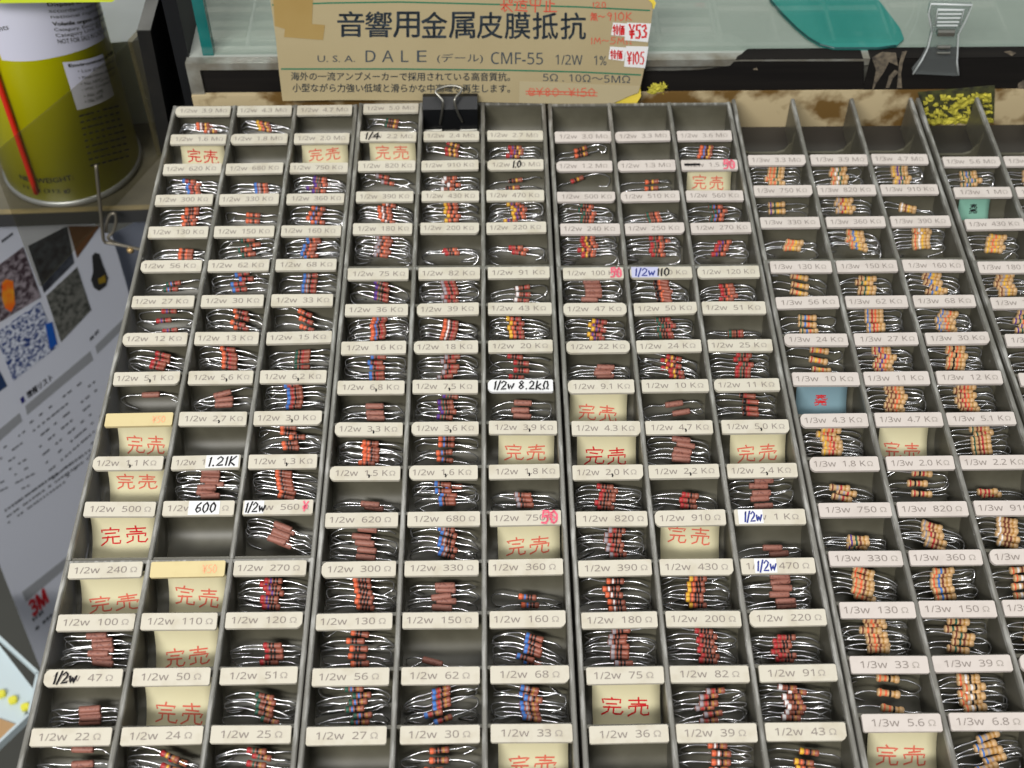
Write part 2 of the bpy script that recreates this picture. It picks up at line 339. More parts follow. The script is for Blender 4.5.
# resistor body mesh, along local x, shared by every copy of a value
_body = {}
def body_mesh(v, kind):
    k = (v, kind)
    if k in _body: return _body[k]
    n = 12
    if kind == 'B':
        Lh = 2.85; prof = [(-1, .35), (-.97, .78), (-.88, .98), (-.66, 1.0), (-.55, .86), (.55, .86), (.66, 1.0), (.88, .98), (.97, .78), (1, .35)]; sc = .98
        zones = [(-.93, -.55), (-.36, -.16), (0.0, .2), (.34, .52)]; base = BODY_B
    elif kind == 'T':
        Lh = 3.4; prof = [(-1, .4), (-.97, .8), (-.88, 1.0), (-.66, 1.02), (-.5, .8), (.5, .8), (.66, 1.02), (.88, 1.0), (.97, .8), (1, .4)]; sc = 1.22
        zones = [(-.82, -.66), (-.36, -.16), (.0, .2), (.4, .56)]; base = BODY_T
    else:
        Lh = 3.15; prof = [(-1, .4), (-.98, .75), (-.92, .95), (-.84, 1), (.84, 1), (.92, .95), (.98, .75), (1, .4)]; sc = 1.05; zones = []; base = BODY_P
    bs = bands(v, kind) if kind != 'P' else []
    if kind == 'B' and len(bs) == 4: pass
    def rad(x):
        for (a, ra), (b, rb) in zip(prof[:-1], prof[1:]):
            if a <= x <= b: return ra+(rb-ra)*(x-a)/(b-a)
        return prof[-1][1]
    cuts = sorted(set([p[0] for p in prof]+[z for zz in zones[:len(bs)] for z in zz]))
    vs, fs, mi = [], [], []; names = list(dict.fromkeys(bs))
    for x in cuts:
        r = rad(x)*sc
        vs += [(x*Lh, r*math.cos(2*math.pi*q/n), r*math.sin(2*math.pi*q/n)) for q in range(n)]
    for i in range(len(cuts)-1):
        c = (cuts[i]+cuts[i+1])/2; m = 0
        for z, b in zip(zones, bs):
            if z[0] < c < z[1]: m = 1+names.index(b)
        for q in range(n): fs.append((i*n+q, i*n+(q+1) % n, (i+1)*n+(q+1) % n, (i+1)*n+q)); mi.append(m)
    fs += [tuple(range(n-1, -1, -1)), tuple((len(cuts)-1)*n+q for q in range(n))]; mi += [0, 0]
    me = bpy.data.meshes.new('body'); me.from_pydata([(a*S, b*S, c*S) for a, b, c in vs], [], fs)
    for m in [base]+[BAND[b] for b in names]: me.materials.append(m)
    me.polygons.foreach_set('material_index', mi); me.polygons.foreach_set('use_smooth', [True]*len(fs)); me.update()
    _body[k] = (me, Lh); return _body[k]

ORD = 'first second third fourth fifth sixth seventh eighth ninth tenth'.split()
KNAME = {'B': 'banded_resistor', 'P': 'printed_resistor', 'T': 'beige_resistor'}
N_RES = {'B': 0, 'P': 0, 'T': 0}
FAR_Y = 388
FAR = MB(); FAR_M = []
def far_mi(m):
    if m not in FAR_M: FAR_M.append(m)
    return FAR_M.index(m)
def far_add(me, P, q):
    vs = [P+q @ (v.co/S) for v in me.vertices]
    b = len(FAR.v); FAR.v += vs
    for p in me.polygons: FAR.f.append(tuple(b+i for i in p.vertices)); FAR.m.append(far_mi(me.materials[p.material_index]))
def view_point(wy, t, zt, slope):
    """where the sight line at image fraction t between two cards meets the face of the pile"""
    A = V((0, wy-5.2, -.3)); B = V((0, wy-PY+.2, 1.0)); Q = A.lerp(B, t)
    dy, dz = Q.y, Q.z-H
    # EYE + s*(dy,dz); pile: z = zt + slope*(y-wy)
    s = (zt-slope*wy-H)/(dz-slope*dy)
    return s*dy, H+s*dz

def add_lead(root, P0, a, side, xc, wy, rr, bend):
    f = wy-PY+1.6
    def ok(p):
        d = min(-1.0, max(-PY+1.8, p.y-wy)); z = max(p.z, scoop_z(d)+.45)
        return V((max(xc-11.2, min(xc+11.2, p.x)), wy+d, min(z, -.8)))
    d = a*side
    L0 = P0+d*2.2
    wx = xc+side*(11.0-rr.random()*1.0)
    W = V((wx, P0.y+d.y*5+rr.uniform(-1.6, .8), P0.z+d.z*5-rr.uniform(.6, 2.6)*bend))
    m = L0.lerp(W, .55)+V((0, 0, rr.uniform(.5, 1.4)))
    E1 = W+V((-side*rr.uniform(.3, 1.2), rr.uniform(-2.0, 1.6), -rr.uniform(2.0, 3.6)))
    E2 = E1+V((-side*rr.uniform(2.5, 6), rr.uniform(-1.6, 2.6), -rr.uniform(.6, 2.2)))
    pts = [P0-d*.3, L0, ok(m), ok(W), ok(E1), ok(E2)]
    if rr.random() < .18: pts = pts[:4]
    if root is None: FAR.tube(catmull(pts, 4), .25, 5, far_mi(M_LEAD)); return
    MB().tube(catmull(pts, 4), .25, 5).build('lead', M_LEAD, root, smooth=True, org=None)

def resistors(xc, wy, v, kind, n, dx, tilt, t0, t1, wlabel):
    rr = random.Random(hash((round(xc), round(wy))) & 0xffff)
    me, Lh = body_mesh(v, kind)
    bs = bands(v, kind) if kind != 'P' else []
    txt = ohm_words(wlabel, v)
    N_RES[kind] += n
    far = kind == 'B' and wy > FAR_Y
    if far: N_RES['far'] = N_RES.get('far', 0)+n
    items = []
    zt = -3.2 if n > 2 else -4.6
    two = n >= 6
    for i in range(n):
        t = t0+(t1-t0)*(i/(n-1) if n > 1 else .5)+rr.uniform(-.03, .03)
        y, z = view_point(wy, max(.05, min(.96, t)), zt-(.9*(i % 2)), .42)
        y = min(y, wy-2.0); x = xc+dx*PX+rr.gauss(0, .55)+(rr.uniform(-1.6, 1.6) if rr.random() < .25 else 0)
        items.append((V((x, y, z)), tilt+rr.gauss(0, 3.2)))
    items.sort(key=lambda q: proj(q[0])[1])
    for i, (P, tl) in enumerate(items):
        root = None if far else empty(KNAME[kind], P)
        th = math.radians(tl)
        down = V((0, -math.cos(math.atan(.42)), -math.sin(math.atan(.42))))
        a = V((math.cos(th), 0, 0))+down*math.sin(th)
        q = a.to_track_quat('X', 'Z') @ Quaternion((1, 0, 0), rr.uniform(0, 6.28))
        if far:
            far_add(me, P, q)
            for sd in (-1, 1): add_lead(None, P+a*sd*Lh*.97, a, sd, xc, wy, rr, 1.0)
            continue
        o = link('body', me, root); o.rotation_euler = q.to_euler()
        xr = V((xc-P.x, 0, 0))
        for sd in (-1, 1):
            add_lead_local(root, P, a, sd, Lh, xc, wy, rr)
        if kind == 'P': look = 'plain pinkish brown resistor'
        elif kind == 'T': look = 'beige resistor banded %s and %s' % (bs[0], bs[1]) if bs[0] != bs[1] else 'beige resistor banded twice %s' % bs[0]
        else: look = 'red-brown resistor banded %s and %s' % (bs[0], bs[1]) if bs[0] != bs[1] else 'red-brown resistor banded twice %s' % bs[0]
        pos = 'alone' if n == 1 else '%s from top' % ORD[i]
        tag(root, '%s, %s in %s compartment' % (look, pos, txt), 'resistor', 'resistors in the %s compartment' % txt)
def add_lead_local(root, P, a, sd, Lh, xc, wy, rr):
    # built in world coordinates, then expressed about the resistor's own origin
    n0 = len(bpy.data.objects)
    add_lead(root, P+a*sd*Lh*.97, a, sd, xc, wy, rr, 1.0)
    o = root.children[-1]
    o.data.transform(Matrix.Translation(-P*S))

def sheet_curve(wy):
    return catmull([V((0, wy-2.2, -1.3)), V((0, wy-3.4, -5)), V((0, wy-6, -9)), V((0, wy-9.8, -12)), V((0, wy-14.2, -13.8))], 6)
def sold_note(xc, wy, kind, dx, w, tc, where):
    rr = random.Random(round(xc*3+wy))
    cv = sheet_curve(wy); hw = w*PX*.88/2; x0 = xc+dx*PX*.6
    hw = min(hw, 11.6-abs(x0-xc)); sk = rr.uniform(-.5, .5)
    arc = [0]
    for p, q in zip(cv[:-1], cv[1:]): arc.append(arc[-1]+(q-p).length)
    def at(s):
        s = max(0, min(arc[-1]-1e-4, s))
        for i in range(len(arc)-1):
            if arc[i] <= s <= arc[i+1]: return cv[i].lerp(cv[i+1], (s-arc[i])/(arc[i+1]-arc[i])), (cv[i+1]-cv[i]).normalized()
    def img(s): return proj(V((x0, 0, 0))+at(s)[0])[1]
    ya = proj(V((x0, wy-5.2, -.3)))[1]; yb = proj(V((x0, wy-PY+.2, 1.0)))[1]
    def solve(t):
        lo, hi = 0, arc[-1]; y = ya+(yb-ya)*t
        for _ in range(30):
            m = (lo+hi)/2
            if img(m) < y: lo = m
            else: hi = m
        return lo
    vs, fs = [], []; nx = 6
    for i, p in enumerate(cv):
        t = (cv[min(i+1, len(cv)-1)]-cv[max(i-1, 0)]).normalized(); nn = V((0, t.z, -t.y))
        for j in range(nx+1):
            u = -1+2*j/nx
            vs.append(V((x0+u*hw+sk*i/len(cv), 0, 0))+p+nn*(.35*(1-u*u)))
    m = len(vs)
    for i, p in enumerate(cv):
        for j in range(nx+1): vs.append(vs[i*(nx+1)+j]+V((0, .12, -.08)))
    for i in range(len(cv)-1):
        for j in range(nx):
            a = i*(nx+1)+j; q = (a, a+1, a+nx+2, a+nx+1); fs.append(q); fs.append(tuple(m+k for k in reversed(q)))
    B = [j for j in range(nx+1)]+[i*(nx+1)+nx for i in range(1, len(cv))]+[(len(cv)-1)*(nx+1)+j for j in range(nx-1, -1, -1)]+[i*(nx+1) for i in range(len(cv)-2, 0, -1)]
    for a, b in zip(B, B[1:]+B[:1]): fs.append((a, m+a, m+b, b))
    pm = {'S': M_NOTE, 'N': M_NOTEB, 'G': M_NOTEG}[kind]
    org = V((x0, cv[-1].y, cv[-1].z))
    o = mesh('sold_out_note', vs, fs, pm, None, None, True, org)
    word = {'S': 'cream', 'N': 'grey-blue', 'G': 'pale green'}[kind]
    tag(o, '%s sold-out note with red characters %s' % (word, where) if kind != 'G' else '%s sold-out note with dark writing %s' % (word, where), 'paper note', 'sold-out notes in the tray compartments')
    # lettering
    ch = {'S': .62, 'N': .42, 'G': .4}[kind]; vis = max(.1, solve(.97)-solve(.03))
    hgt = min(ch*9.4, 7.4)*rr.uniform(.85, 1.05); s1 = solve(tc)+hgt/2; ww = hw*rr.uniform(1.45, 1.65)
    if kind != 'S': ww = hw*.6
    sl = rr.uniform(-.12, .12)
    def fn(q):
        s = s1-q[1]*hgt-(q[0]-.5)*ww*sl; p, t = at(s); nn = V((0, t.z, -t.y))
        u = (q[0]-.5)*ww/hw
        return V((x0+(q[0]-.5)*ww+sk*.5, 0, 0))+p+nn*(.35*(1-u*u)+.1)
    mb = MB(); ink = M_RED if kind == 'S' and rr.random() < .9 else M_REDD
    if kind == 'G': ink = M_BLACK
    if kind == 'S': hand(mb, '完売', fn, .5/hgt, aspect=ww/2/hgt, jit=.04, rnd=rr)
    else:
        hgt *= .5
        for k, c in enumerate('完売'):
            hand(mb, c, lambda q, k=k: fn((q[0], q[1]+1-1.15*k)), .35/hgt, aspect=ww/hgt, jit=.04, rnd=rr)
    ob = mb.build('lettering', ink, None, org=None); ob.data.transform(Matrix.Translation(-org*S)); ob.parent = o

_cardrr = random.Random(3)
def card(tray, org, xc, cy, v, wl, pale):
    rr = _cardrr; key = wl+' '+v
    ang = math.radians(9+rr.uniform(-3, 3)); ux = V((1, rr.uniform(-.012, .012), rr.uniform(-.01, .01))); uy = V((0, math.cos(ang), math.sin(ang))); nz = V((0, -math.sin(ang), math.cos(ang)))
    w, h = 22.6+rr.uniform(-.5, .3), 5.1+rr.uniform(-.15, .15); C = V((xc+rr.uniform(-.35, .35), cy-.35, .3))
    cc = [(-w/2, -h/2), (w/2, -h/2), (w/2, h/2), (-w/2, h/2)]
    k = rr.random()
    def cut(i, a):                                    # snip or round one corner
        p = V(cc[i]); A = V(cc[i-1]); B = V(cc[(i+1) % 4]); return [p+(A-p).normalized()*a, p.lerp((A+B)/2, .02)+((A-p).normalized()+(B-p).normalized())*a*.28, p+(B-p).normalized()*a]
    poly = []
    for i in range(4): poly += cut(i, 1.4 if (k < .18 and i in (0, 3)) or (.18 < k < .28 and i == 1) or key in ('1/2w 22K', '1/2w 47K') else .3)
    pts = [C+ux*p[0]+uy*p[1] for p in poly]
    m = M_CARDY if v == '?' else (M_WHITE if v == '8.2K' else (M_CARDP if pale else M_CARD))
    c = MB().slab([p+nz*.55 for p in pts], nz*-1.1).build('label_card', m, tray); c.data.transform(Matrix.Translation(-org*S))
    if v in ('?',): tag(c, 'yellowed card with its print faded away')
    if key in CARDX: tag(c, 'card corrected by hand')
    def surf(x, y, e=.64): return C+ux*x+uy*y+nz*e
    # printed value
    mb = MB()
    if v == '?':
        hand(mb, 'Y50', lambda q: surf(w*(.2+.2*q[0]), h*(-.28+.5*q[1])), .1, aspect=.5)
        t = mb.build('lettering', mat('faded_red', (232, 160, 120), .7), c); t.data.transform(Matrix.Translation(-org*S)); return
    val = words(v); num = val.split()[0]; s = '%s  %s %s' % (wl, num, val.split()[1])
    if v == '8.2K': s = ''
    if s:
        vs, fs, (a, b, y0, y1) = text_poly(sans(s[:-1])); om = text_poly('Ω'); b0 = b; b += (.26 if s[-2] == ' ' else .1)+.62
        sz = 2.85; sx = 1.3 if len(s) < 12 else 1.2
        if (b-a)*sz*sx > w*.86: sx = w*.86/((b-a)*sz)
        ofx = rr.uniform(-.5, .5)
        mb.add([surf((x-(a+b)/2)*sz*sx+ofx, (y-.36)*sz) for x, y in vs], fs, 0)
        mb.add([surf((x*.84+b-.62-(a+b)/2)*sz*sx+ofx, (y*.84-.34)*sz) for x, y in om[0]], om[1], 2)
        if wl == W2 and v in DOTTED:
            pre = text_poly(sans('%s  %s' % (wl, num.split('.')[0])))[2][1]
            dxp = (pre+.13-(a+b)/2)*sz*sx+ofx
            mb.ribbon([(dxp-.1, -.75), (dxp+.15, -1.15), (dxp, -1.6)], .5, lambda q: surf(q.x, q.y, .7), 1)
        t = mb.build('lettering', [M_INK, M_BLACK, M_INKL], c); t.data.transform(Matrix.Translation(-org*S))
    by = {}
    for what, a, b, ink in CARDX.get(key, []):
        X0, X1 = (a-.5)*w, (b-.5)*w
        if what in ('patch', 'tape'):
            pm = M_WHITE if what == 'patch' else mat('lilac_tape', (176, 176, 205), .4)
            p = MB().slab([surf(X0, -h*.47, .66), surf(X1, -h*.44, .66), surf(X1, h*.46, .66), surf(X0, h*.48, .66)], nz*.06).build('sticker', pm, c)
            p.data.transform(Matrix.Translation(-org*S)); continue
        m2 = by.setdefault(ink, MB())
        if what == 'bar':
            for z in (-.3, 0, .3, .1): m2.ribbon([(X0, z), (X1, z+rr.uniform(-.3, .3))], .6, lambda q: surf(q.x, q.y, .8))
        elif what == 'stamp':
            f = lambda q, X0=X0, X1=X1: surf(X0+(X1-X0)*q[0], h*(-.42+.84*q[1]), .8)
            hand(m2, '50', f, .16, aspect=(X1-X0)/2/(h*.84)); hand(m2, '売', f, .08, aspect=(X1-X0)/(h*.84))
        else:
            f = lambda q, X0=X0, X1=X1: surf(X0+(X1-X0)*q[0]+h*.08*q[1], h*(-.32+.66*q[1]), .8)
            n = sum(.5 if ch in './1 ' else 1 for ch in what)
            hand(m2, what, f, .16, aspect=(X1-X0)/n/(h*.66))
    for ink, m2 in by.items():
        t = m2.build('handwriting', INKS[ink], c); t.data.transform(Matrix.Translation(-org*S))

def build_tray(mod, y0, wl, rows, last_gap, idx, open_end):
    xs = COLX[mod]; w0 = y0+2.5
    front = w0-PY*len(rows)+(-last_gap)
    back = w0 if not open_end else 449.0
    org = V((xs[1], front, -DEPTH))
    tray = empty('compartment_tray', org)
    def part(mb, name, m, smooth=False):
        o = mb.build(name, m, tray, smooth); o.data.transform(Matrix.Translation(-org*S)); return o
    rw = .75                                             # half thickness of a divider at its rim
    xe = [xs[0]-12.75, (xs[0]+xs[1])/2, (xs[1]+xs[2])/2, xs[2]+12.75]
    for i, x in enumerate(xe):
        mb = MB(); n = 'side_wall' if i in (0, 3) else 'divider'
        sh = 0 if i in (1, 2) else (.3 if i == 0 else -.3)
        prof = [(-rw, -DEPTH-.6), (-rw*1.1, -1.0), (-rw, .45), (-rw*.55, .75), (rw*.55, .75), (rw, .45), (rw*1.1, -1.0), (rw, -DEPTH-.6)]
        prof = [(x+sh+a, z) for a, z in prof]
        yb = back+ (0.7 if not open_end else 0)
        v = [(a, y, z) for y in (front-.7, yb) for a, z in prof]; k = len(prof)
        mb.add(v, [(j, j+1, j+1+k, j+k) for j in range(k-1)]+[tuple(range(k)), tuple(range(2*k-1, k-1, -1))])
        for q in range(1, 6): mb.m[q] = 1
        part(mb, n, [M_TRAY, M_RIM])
    ys = [w0-PY*r for r in range(len(rows)+1)]; ys[-1] = front
    if open_end:
        mb = MB()                                        # the broken-off end: floor with a low curved lip
        mb.box(xe[0], xe[3], w0, w0+20, -DEPTH-.6, -DEPTH)
        for j in range(3):
            a, b = xe[j]+.8, xe[j+1]-.8; pr = [(a, -3), (a+.8, -9), (a+3, -13), (a+6, -14.2), (b-6, -14.2), (b-3, -13), (b-.8, -9), (b, -3)]
            ylip = w0+19
            for (xa, za), (xb, zb) in zip(pr[:-1], pr[1:]):
                mb.add([(xa, ylip, za), (xb, ylip, zb), (xb, ylip, -15), (xa, ylip, -15), (xa, ylip+1.2, za), (xb, ylip+1.2, zb), (xb, ylip+1.2, -15), (xa, ylip+1.2, -15)],
                       [(0, 1, 2, 3), (4, 7, 6, 5), (0, 4, 5, 1), (3, 2, 6, 7)])
        part(mb, 'end_floor', M_FLOOR)
    for r, y in enumerate(ys):
        mb = MB(); top = .55 if r == 0 and not open_end else -.15
        for j in range(3): mb.box(xe[j]+.5, xe[j+1]-.5, y-.55, y+.55, -DEPTH-.5, top-.6, 0)
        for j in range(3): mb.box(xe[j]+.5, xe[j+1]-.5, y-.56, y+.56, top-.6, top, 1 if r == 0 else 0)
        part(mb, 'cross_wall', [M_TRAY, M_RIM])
    mb = MB()
    for r in range(len(rows)):
        y = ys[r]; yn = ys[r+1]; sc = [(y+a, z) for a, z in SCOOP[:-1]]+[(yn+.3, -15)]
        for j in range(3):
            b0 = len(mb.v); xa, xb = xe[j]+.4, xe[j+1]-.4
            v = [(xx, a, z) for a, z in sc for xx in (xa, xb)]
            mb.add(v, [(2*i, 2*i+1, 2*i+3, 2*i+2) for i in range(len(sc)-1)])
    o = part(mb, 'scooped_floor', M_FLOOR, True)
    names = []
    for r, row in enumerate(rows):
        for j, spec in enumerate(row):
            t = spec.split(); v = t[0]; kd = t[1]; xc = xs[j]; wy = ys[r]
            if v != '-': card(tray, org, xc, wy-2.5, v, wl, wl == W3 or mod in ('c3',) and r < 12 and idx % 2 == 0); names.append(v)
            if kd == 'E' or v == '-': continue
            if kd in 'SNG':
                if v == '?': where = 'under the faded yellow card %s' % ('above the 1.1-kilohm card' if r > 5 else 'next to the 240-ohm card')
                else: where = 'in the %s compartment' % ohm_words(wl, v)
                sold_note(xc, wy, kd, float(t[2]), float(t[3]), float(t[4]), where); continue
            resistors(xc, wy, v, kd[0], int(kd[1:]), float(t[2]), float(t[3]), float(t[4]), float(t[5]), wl)
    fi = [n for n in names if n != '?']
    tag(tray, 'smoky clear compartment tray with cards from %s to %s' % (ohm_words(wl, fi[0]), ohm_words(wl, fi[-1])), 'parts tray', 'compartment trays on the counter')
    return tray
for i, (mod, y0, wl, rows) in enumerate(MODS):
    nxt = MODS[i+1] if i+1 < len(MODS) and MODS[i+1][0] == mod else None
    gap = (y0-PY*len(rows))-nxt[1]-1.5 if nxt else 0
    build_tray(mod, y0, wl, rows, max(0, gap), i, mod in ('c4', 'c5') and nxt is not None)
print('resistors', N_RES)
o = FAR.build('resistor_pile', FAR_M, None, True, org=V((0, 420, -DEPTH)))
tag(o, 'small red-brown banded resistors filling the farthest rows of the half-watt trays', 'resistors', None, 'stuff')

# ------------------------------------------------------------------ counter under the trays
M_DARK = mat('dark_laminate', (52, 48, 43), .6, noise=.6, c2=(38, 35, 31), scale=40)
mb = MB(); mb.box(-131, 262, 60, 451.5, -36, -16)
ct = empty('counter', (60, 255, -36))
def pbuild(mb, name, m, root, smooth=False):
    o = mb.build(name, m, root, smooth); o.data.transform(Matrix.Translation(-root.location)); return o
pbuild(mb, 'counter_top', M_DARK, ct)
mb = MB(); mb.box(-120, 255, 75, 440, -760, -36); pbuild(mb, 'cabinet_body', M_DARK, ct)
tag(ct, 'dark counter that carries the resistor trays', 'counter')
fl = MB().box(-1500, 1500, -600, 1800, -770, -760).build('floor', mat('dark_shop_floor', (62, 62, 56), .7, noise=.5, c2=(48, 48, 44), scale=8)); tag(fl, kind='structure')

# ------------------------------------------------------------------ showcase behind the trays
M_ALU = mat('dull_aluminium', (160, 160, 152), .45, metal=.5, noise=.8, c2=(120, 112, 96), scale=130)
M_STAIN = mat('stained_cream_paint', (196, 178, 140), .6, noise=1, c2=(112, 84, 40), scale=55, detail=8, lo=.47, hi=.57)
M_TAPE = mat('black_cloth_tape', (22, 20, 19), .85, spec=.12, noise=.6, c2=(34, 31, 28), scale=220, sx=.05)
case = empty('display_case', (50, 560, -40))
case_parts = lambda mb, n, m, smooth=False: pbuild(mb, n, m, case, smooth)
XL, XR = -126.3, 300
mb = MB(); mb.box(XL, XR, 455, 473, -38, 0); case_parts(mb, 'base_ledge', M_STAIN)
mb = MB(); mb.box(XL, XR, 456, 460.5, 12.3, 15.6); mb.box(XL, XL+5.5, 456, 460.5, .05, 12.3); mb.box(XL, XR, 459.5, 460.5, .05, 12.3); case_parts(mb, 'front_rail', M_ALU)
mb = MB(); mb.box(XL+5.6, 40, 457.2, 459.4, .1, 12.2); case_parts(mb, 'black_insert', M_TAPE)
P = lambda px, py: at_y(px, py, 455.6)
edge = [(636, 94), (637, 72), (650, 71), (672, 71), (700, 70), (716, 68), (730, 66), (734, 62), (738, 61), (740, 56), (748, 54), (752, 51.5), (800, 51), (864, 51), (864, 93)]
def face_poly(pxs):                          # tape follows the rail's face and folds over its top
    out = []
    for x, y in pxs:
        p = at_y(x, y, 455.7)
        if p.z > 15.9: p = at_z(x, y, 15.9)
        out.append(p)
    return out
mb = MB()
front = [at_y(x, max(y, 61.6), 455.75) for x, y in edge]
mb.slab(front, V((0, .25, 0)))
t0, t1 = at_z(736, 61.5, 15.7), at_z(864, 61.5, 15.7)
top = [V((t0.x, 455.75, 15.85)), V((t0.x+1, 458, 15.85)), V((t0.x+3, 459.5, 15.85)), V((t0.x+4, 461, 15.85)), V((t0.x+6, 463, 15.85)), V((t1.x, 463, 15.85)), V((t1.x, 455.75, 15.85))]
mb.slab(top, V((0, 0, -.2)))
case_parts(mb, 'black_tape', M_TAPE)
mb = MB(); q0, q1 = at_y(865.6, 80, 455), at_y(1030, 80, 455)
mb.box(q0.x, XR, 455.5, 455.9, .1, 15.9); mb.box(q0.x, XR, 455.5, 463, 15.65, 15.95); case_parts(mb, 'black_tape', M_TAPE)
mb = MB()                                    # torn paper residue left on the tape
for pl in ([(872, 92), (876, 70), (872, 58), (882, 52), (896, 53), (898, 66), (889, 62), (884, 72), (877, 82)], [(897, 88), (899, 64), (902, 52), (907, 51), (903, 62), (901, 74), (902, 88)], [(886, 88), (889, 76), (895, 70), (899, 72), (893, 78), (889, 88)],
           [(1004, 52), (1010, 51), (1016, 53), (1012, 56)], [(1018, 92), (1018, 84), (1024, 80), (1026, 92)], [(753, 69), (757, 68), (758, 70), (754, 70)]):
    case_parts(MB().slab([at_y(x, y, 455.35) for x, y in pl], V((0, .15, 0))), 'paper_residue', mat('torn_paper', (122, 110, 92), .8, noise=1, c2=(60, 54, 48), scale=400))
# glass and inside
M_INSIDE = mat('pale_green_board', (166, 170, 163), .6, noise=.6, c2=(136, 142, 134), scale=9)
M_TEAL = mat('teal_glass_edge', (16, 108, 104), .2, spec=.6, noise=.6, c2=(6, 70, 70), scale=60)
mb = MB(); mb.box(XL+1, XR, 460.6, 760, 11.5, 15.5); case_parts(mb, 'case_floor', M_INSIDE)
mb = MB(); mb.box(XL-5, XL+.9, 460.6, 760, -38, 220); case_parts(mb, 'black_side', mat('black_side_sheet', (17, 18, 20), .55, spec=.25))
mb = MB(); mb.box(XL+1, XR, 760, 766, -38, 300); case_parts(mb, 'back_board', mat('dim_back_board', (70, 78, 74), .6))
mg = bpy.data.materials.new('clear_glass'); mg.use_nodes = True; nt = mg.node_tree; nt.nodes.clear()
o_ = nt.nodes.new('ShaderNodeOutputMaterial'); mx = nt.nodes.new('ShaderNodeMixShader'); tr = nt.nodes.new('ShaderNodeBsdfTransparent'); gl = nt.nodes.new('ShaderNodeBsdfGlossy')
tr.inputs[0].default_value = lin((246, 250, 248)); gl.inputs['Roughness'].default_value = .03; mx.inputs[0].default_value = .08
nt.links.new(tr.outputs[0], mx.inputs[1]); nt.links.new(gl.outputs[0], mx.inputs[2]); nt.links.new(mx.outputs[0], o_.inputs[0])
g0, g1 = at_y(204, 61, 461.5), at_y(215, 61, 461.5)
mb = MB(); mb.box(g1.x, XR, 462, 465.5, 15.6, 300); case_parts(mb, 'glass_pane', mg)
mb = MB(); mb.box(g0.x, g1.x, 461.5, 466, 15.6, 300); case_parts(mb, 'glass_edge_strip', M_TEAL)
tag(case, 'glass showcase with a dull metal front rail behind the trays', 'showcase')
tp = [(760, -40), (770, 0), (782, 14), (796, 28), (808, 38), (820, 45), (834, 48.5), (878, 48.5), (896, 46), (904, 39), (900, 28), (888, 12), (874, -6), (860, -40)]
pts = [at_z(x, y, 16.5) for x, y in tp]
mb = MB(); mb.slab(pts, V((0, 0, -.9))); sh = mb.build('teal_sheet', mat('teal_plastic', (40, 132, 124), .35, noise=.5, c2=(74, 152, 144), scale=12, sx=6), None, org=pts[6]+V((0, 0, -.9)))
mb = MB(); mb.tube([p+V((0, 0, .2)) for p in pts[1:9]], .45, 6); b_ = mb.build('dark_edge', mat('dark_teal', (18, 70, 70), .4), None); b_.data.transform(Matrix.Translation(-(pts[6]+V((0, 0, -.9)))*S)); b_.parent = sh
tag(sh, 'teal plastic sheet with rounded corners lying in the showcase', 'plastic sheet')
# yellow foam remains on the ledge
M_FOAM = mat('old_yellow_foam', (206, 196, 78), .9, spec=.1, noise=1, c2=(138, 132, 50), scale=420, detail=6, bump=.8)
def foam(P00, ux, uz, nx, nz, keep, amp, seed):
    """crumbly patch on the ledge face: grid of lumps, keep(u, v, n) tells where foam is left"""
    mb = MB(); idx = {}
    def h(a, b):
        q = V((a*1.0+seed*9, b*1.4, seed*5)); return mnoise.fractal(q*.2, .8, 2.1, 4)
    for a in range(nx+1):
        for b in range(nz+1):
            n = h(a, b); d = amp*(.35+.9*max(-.3, n))
            idx[a, b] = len(mb.v); mb.v.append(P00+ux*(a/nx)+uz*(b/nz)+V((0, -d if keep(a/nx, b/nz, n) else .1, 0)))
    for a in range(nx):
        for b in range(nz):
            if keep((a+.5)/nx, (b+.5)/nz, h(a+.5, b+.5)): mb.f.append((idx[a, b], idx[a+1, b], idx[a+1, b+1], idx[a, b+1])); mb.m.append(0)
    return mb
pl = [(918, 93), (995, 86), (994, 122), (926, 124)]
c0 = at_y(955, 122, 454)
root = empty('foam_tape_pad', c0)
mb = MB(); mb.slab([at_y(x, y, 454.2) for x, y in pl], V((0, .7, 0))); pbuild(mb, 'tape_backing', mat('dirty_black_tape', (40, 40, 32), .7, noise=.9, c2=(90, 92, 44), scale=240), root)
f0, f1, f2 = at_y(926, 124, 454.1), at_y(993, 122, 454.1), at_y(922, 94, 454.1)
mb = foam(f0, f1-f0, f2-f0, 46, 26, lambda u, v, n: v < .22+.12*n or (n > .02 and v < .95) or (abs(v-(.1+.95*u)) < .13 and u > .4), 1.6, 3.1)
pbuild(mb, 'foam_crust', M_FOAM, root)
tag(root, 'torn yellow foam tape pad stuck to the ledge below the clear clip', 'foam pad')
f0, f1, f2 = at_y(645, 93.2, 455.3), at_y(668, 93.2, 455.3), at_y(647, 82, 455.3)
mb = foam(f0, f1-f0, f2-f0, 16, 10, lambda u, v, n: (u-.5)**2*1.6+(v-.4)**2 < .3+.25*n, 1.2, 8.7)
o = mb.build('foam_scrap', M_FOAM, None, False, org=at_y(657, 92, 454.6)); tag(o, 'small yellow foam scrap on the black tape beside the sign', 'foam scrap')

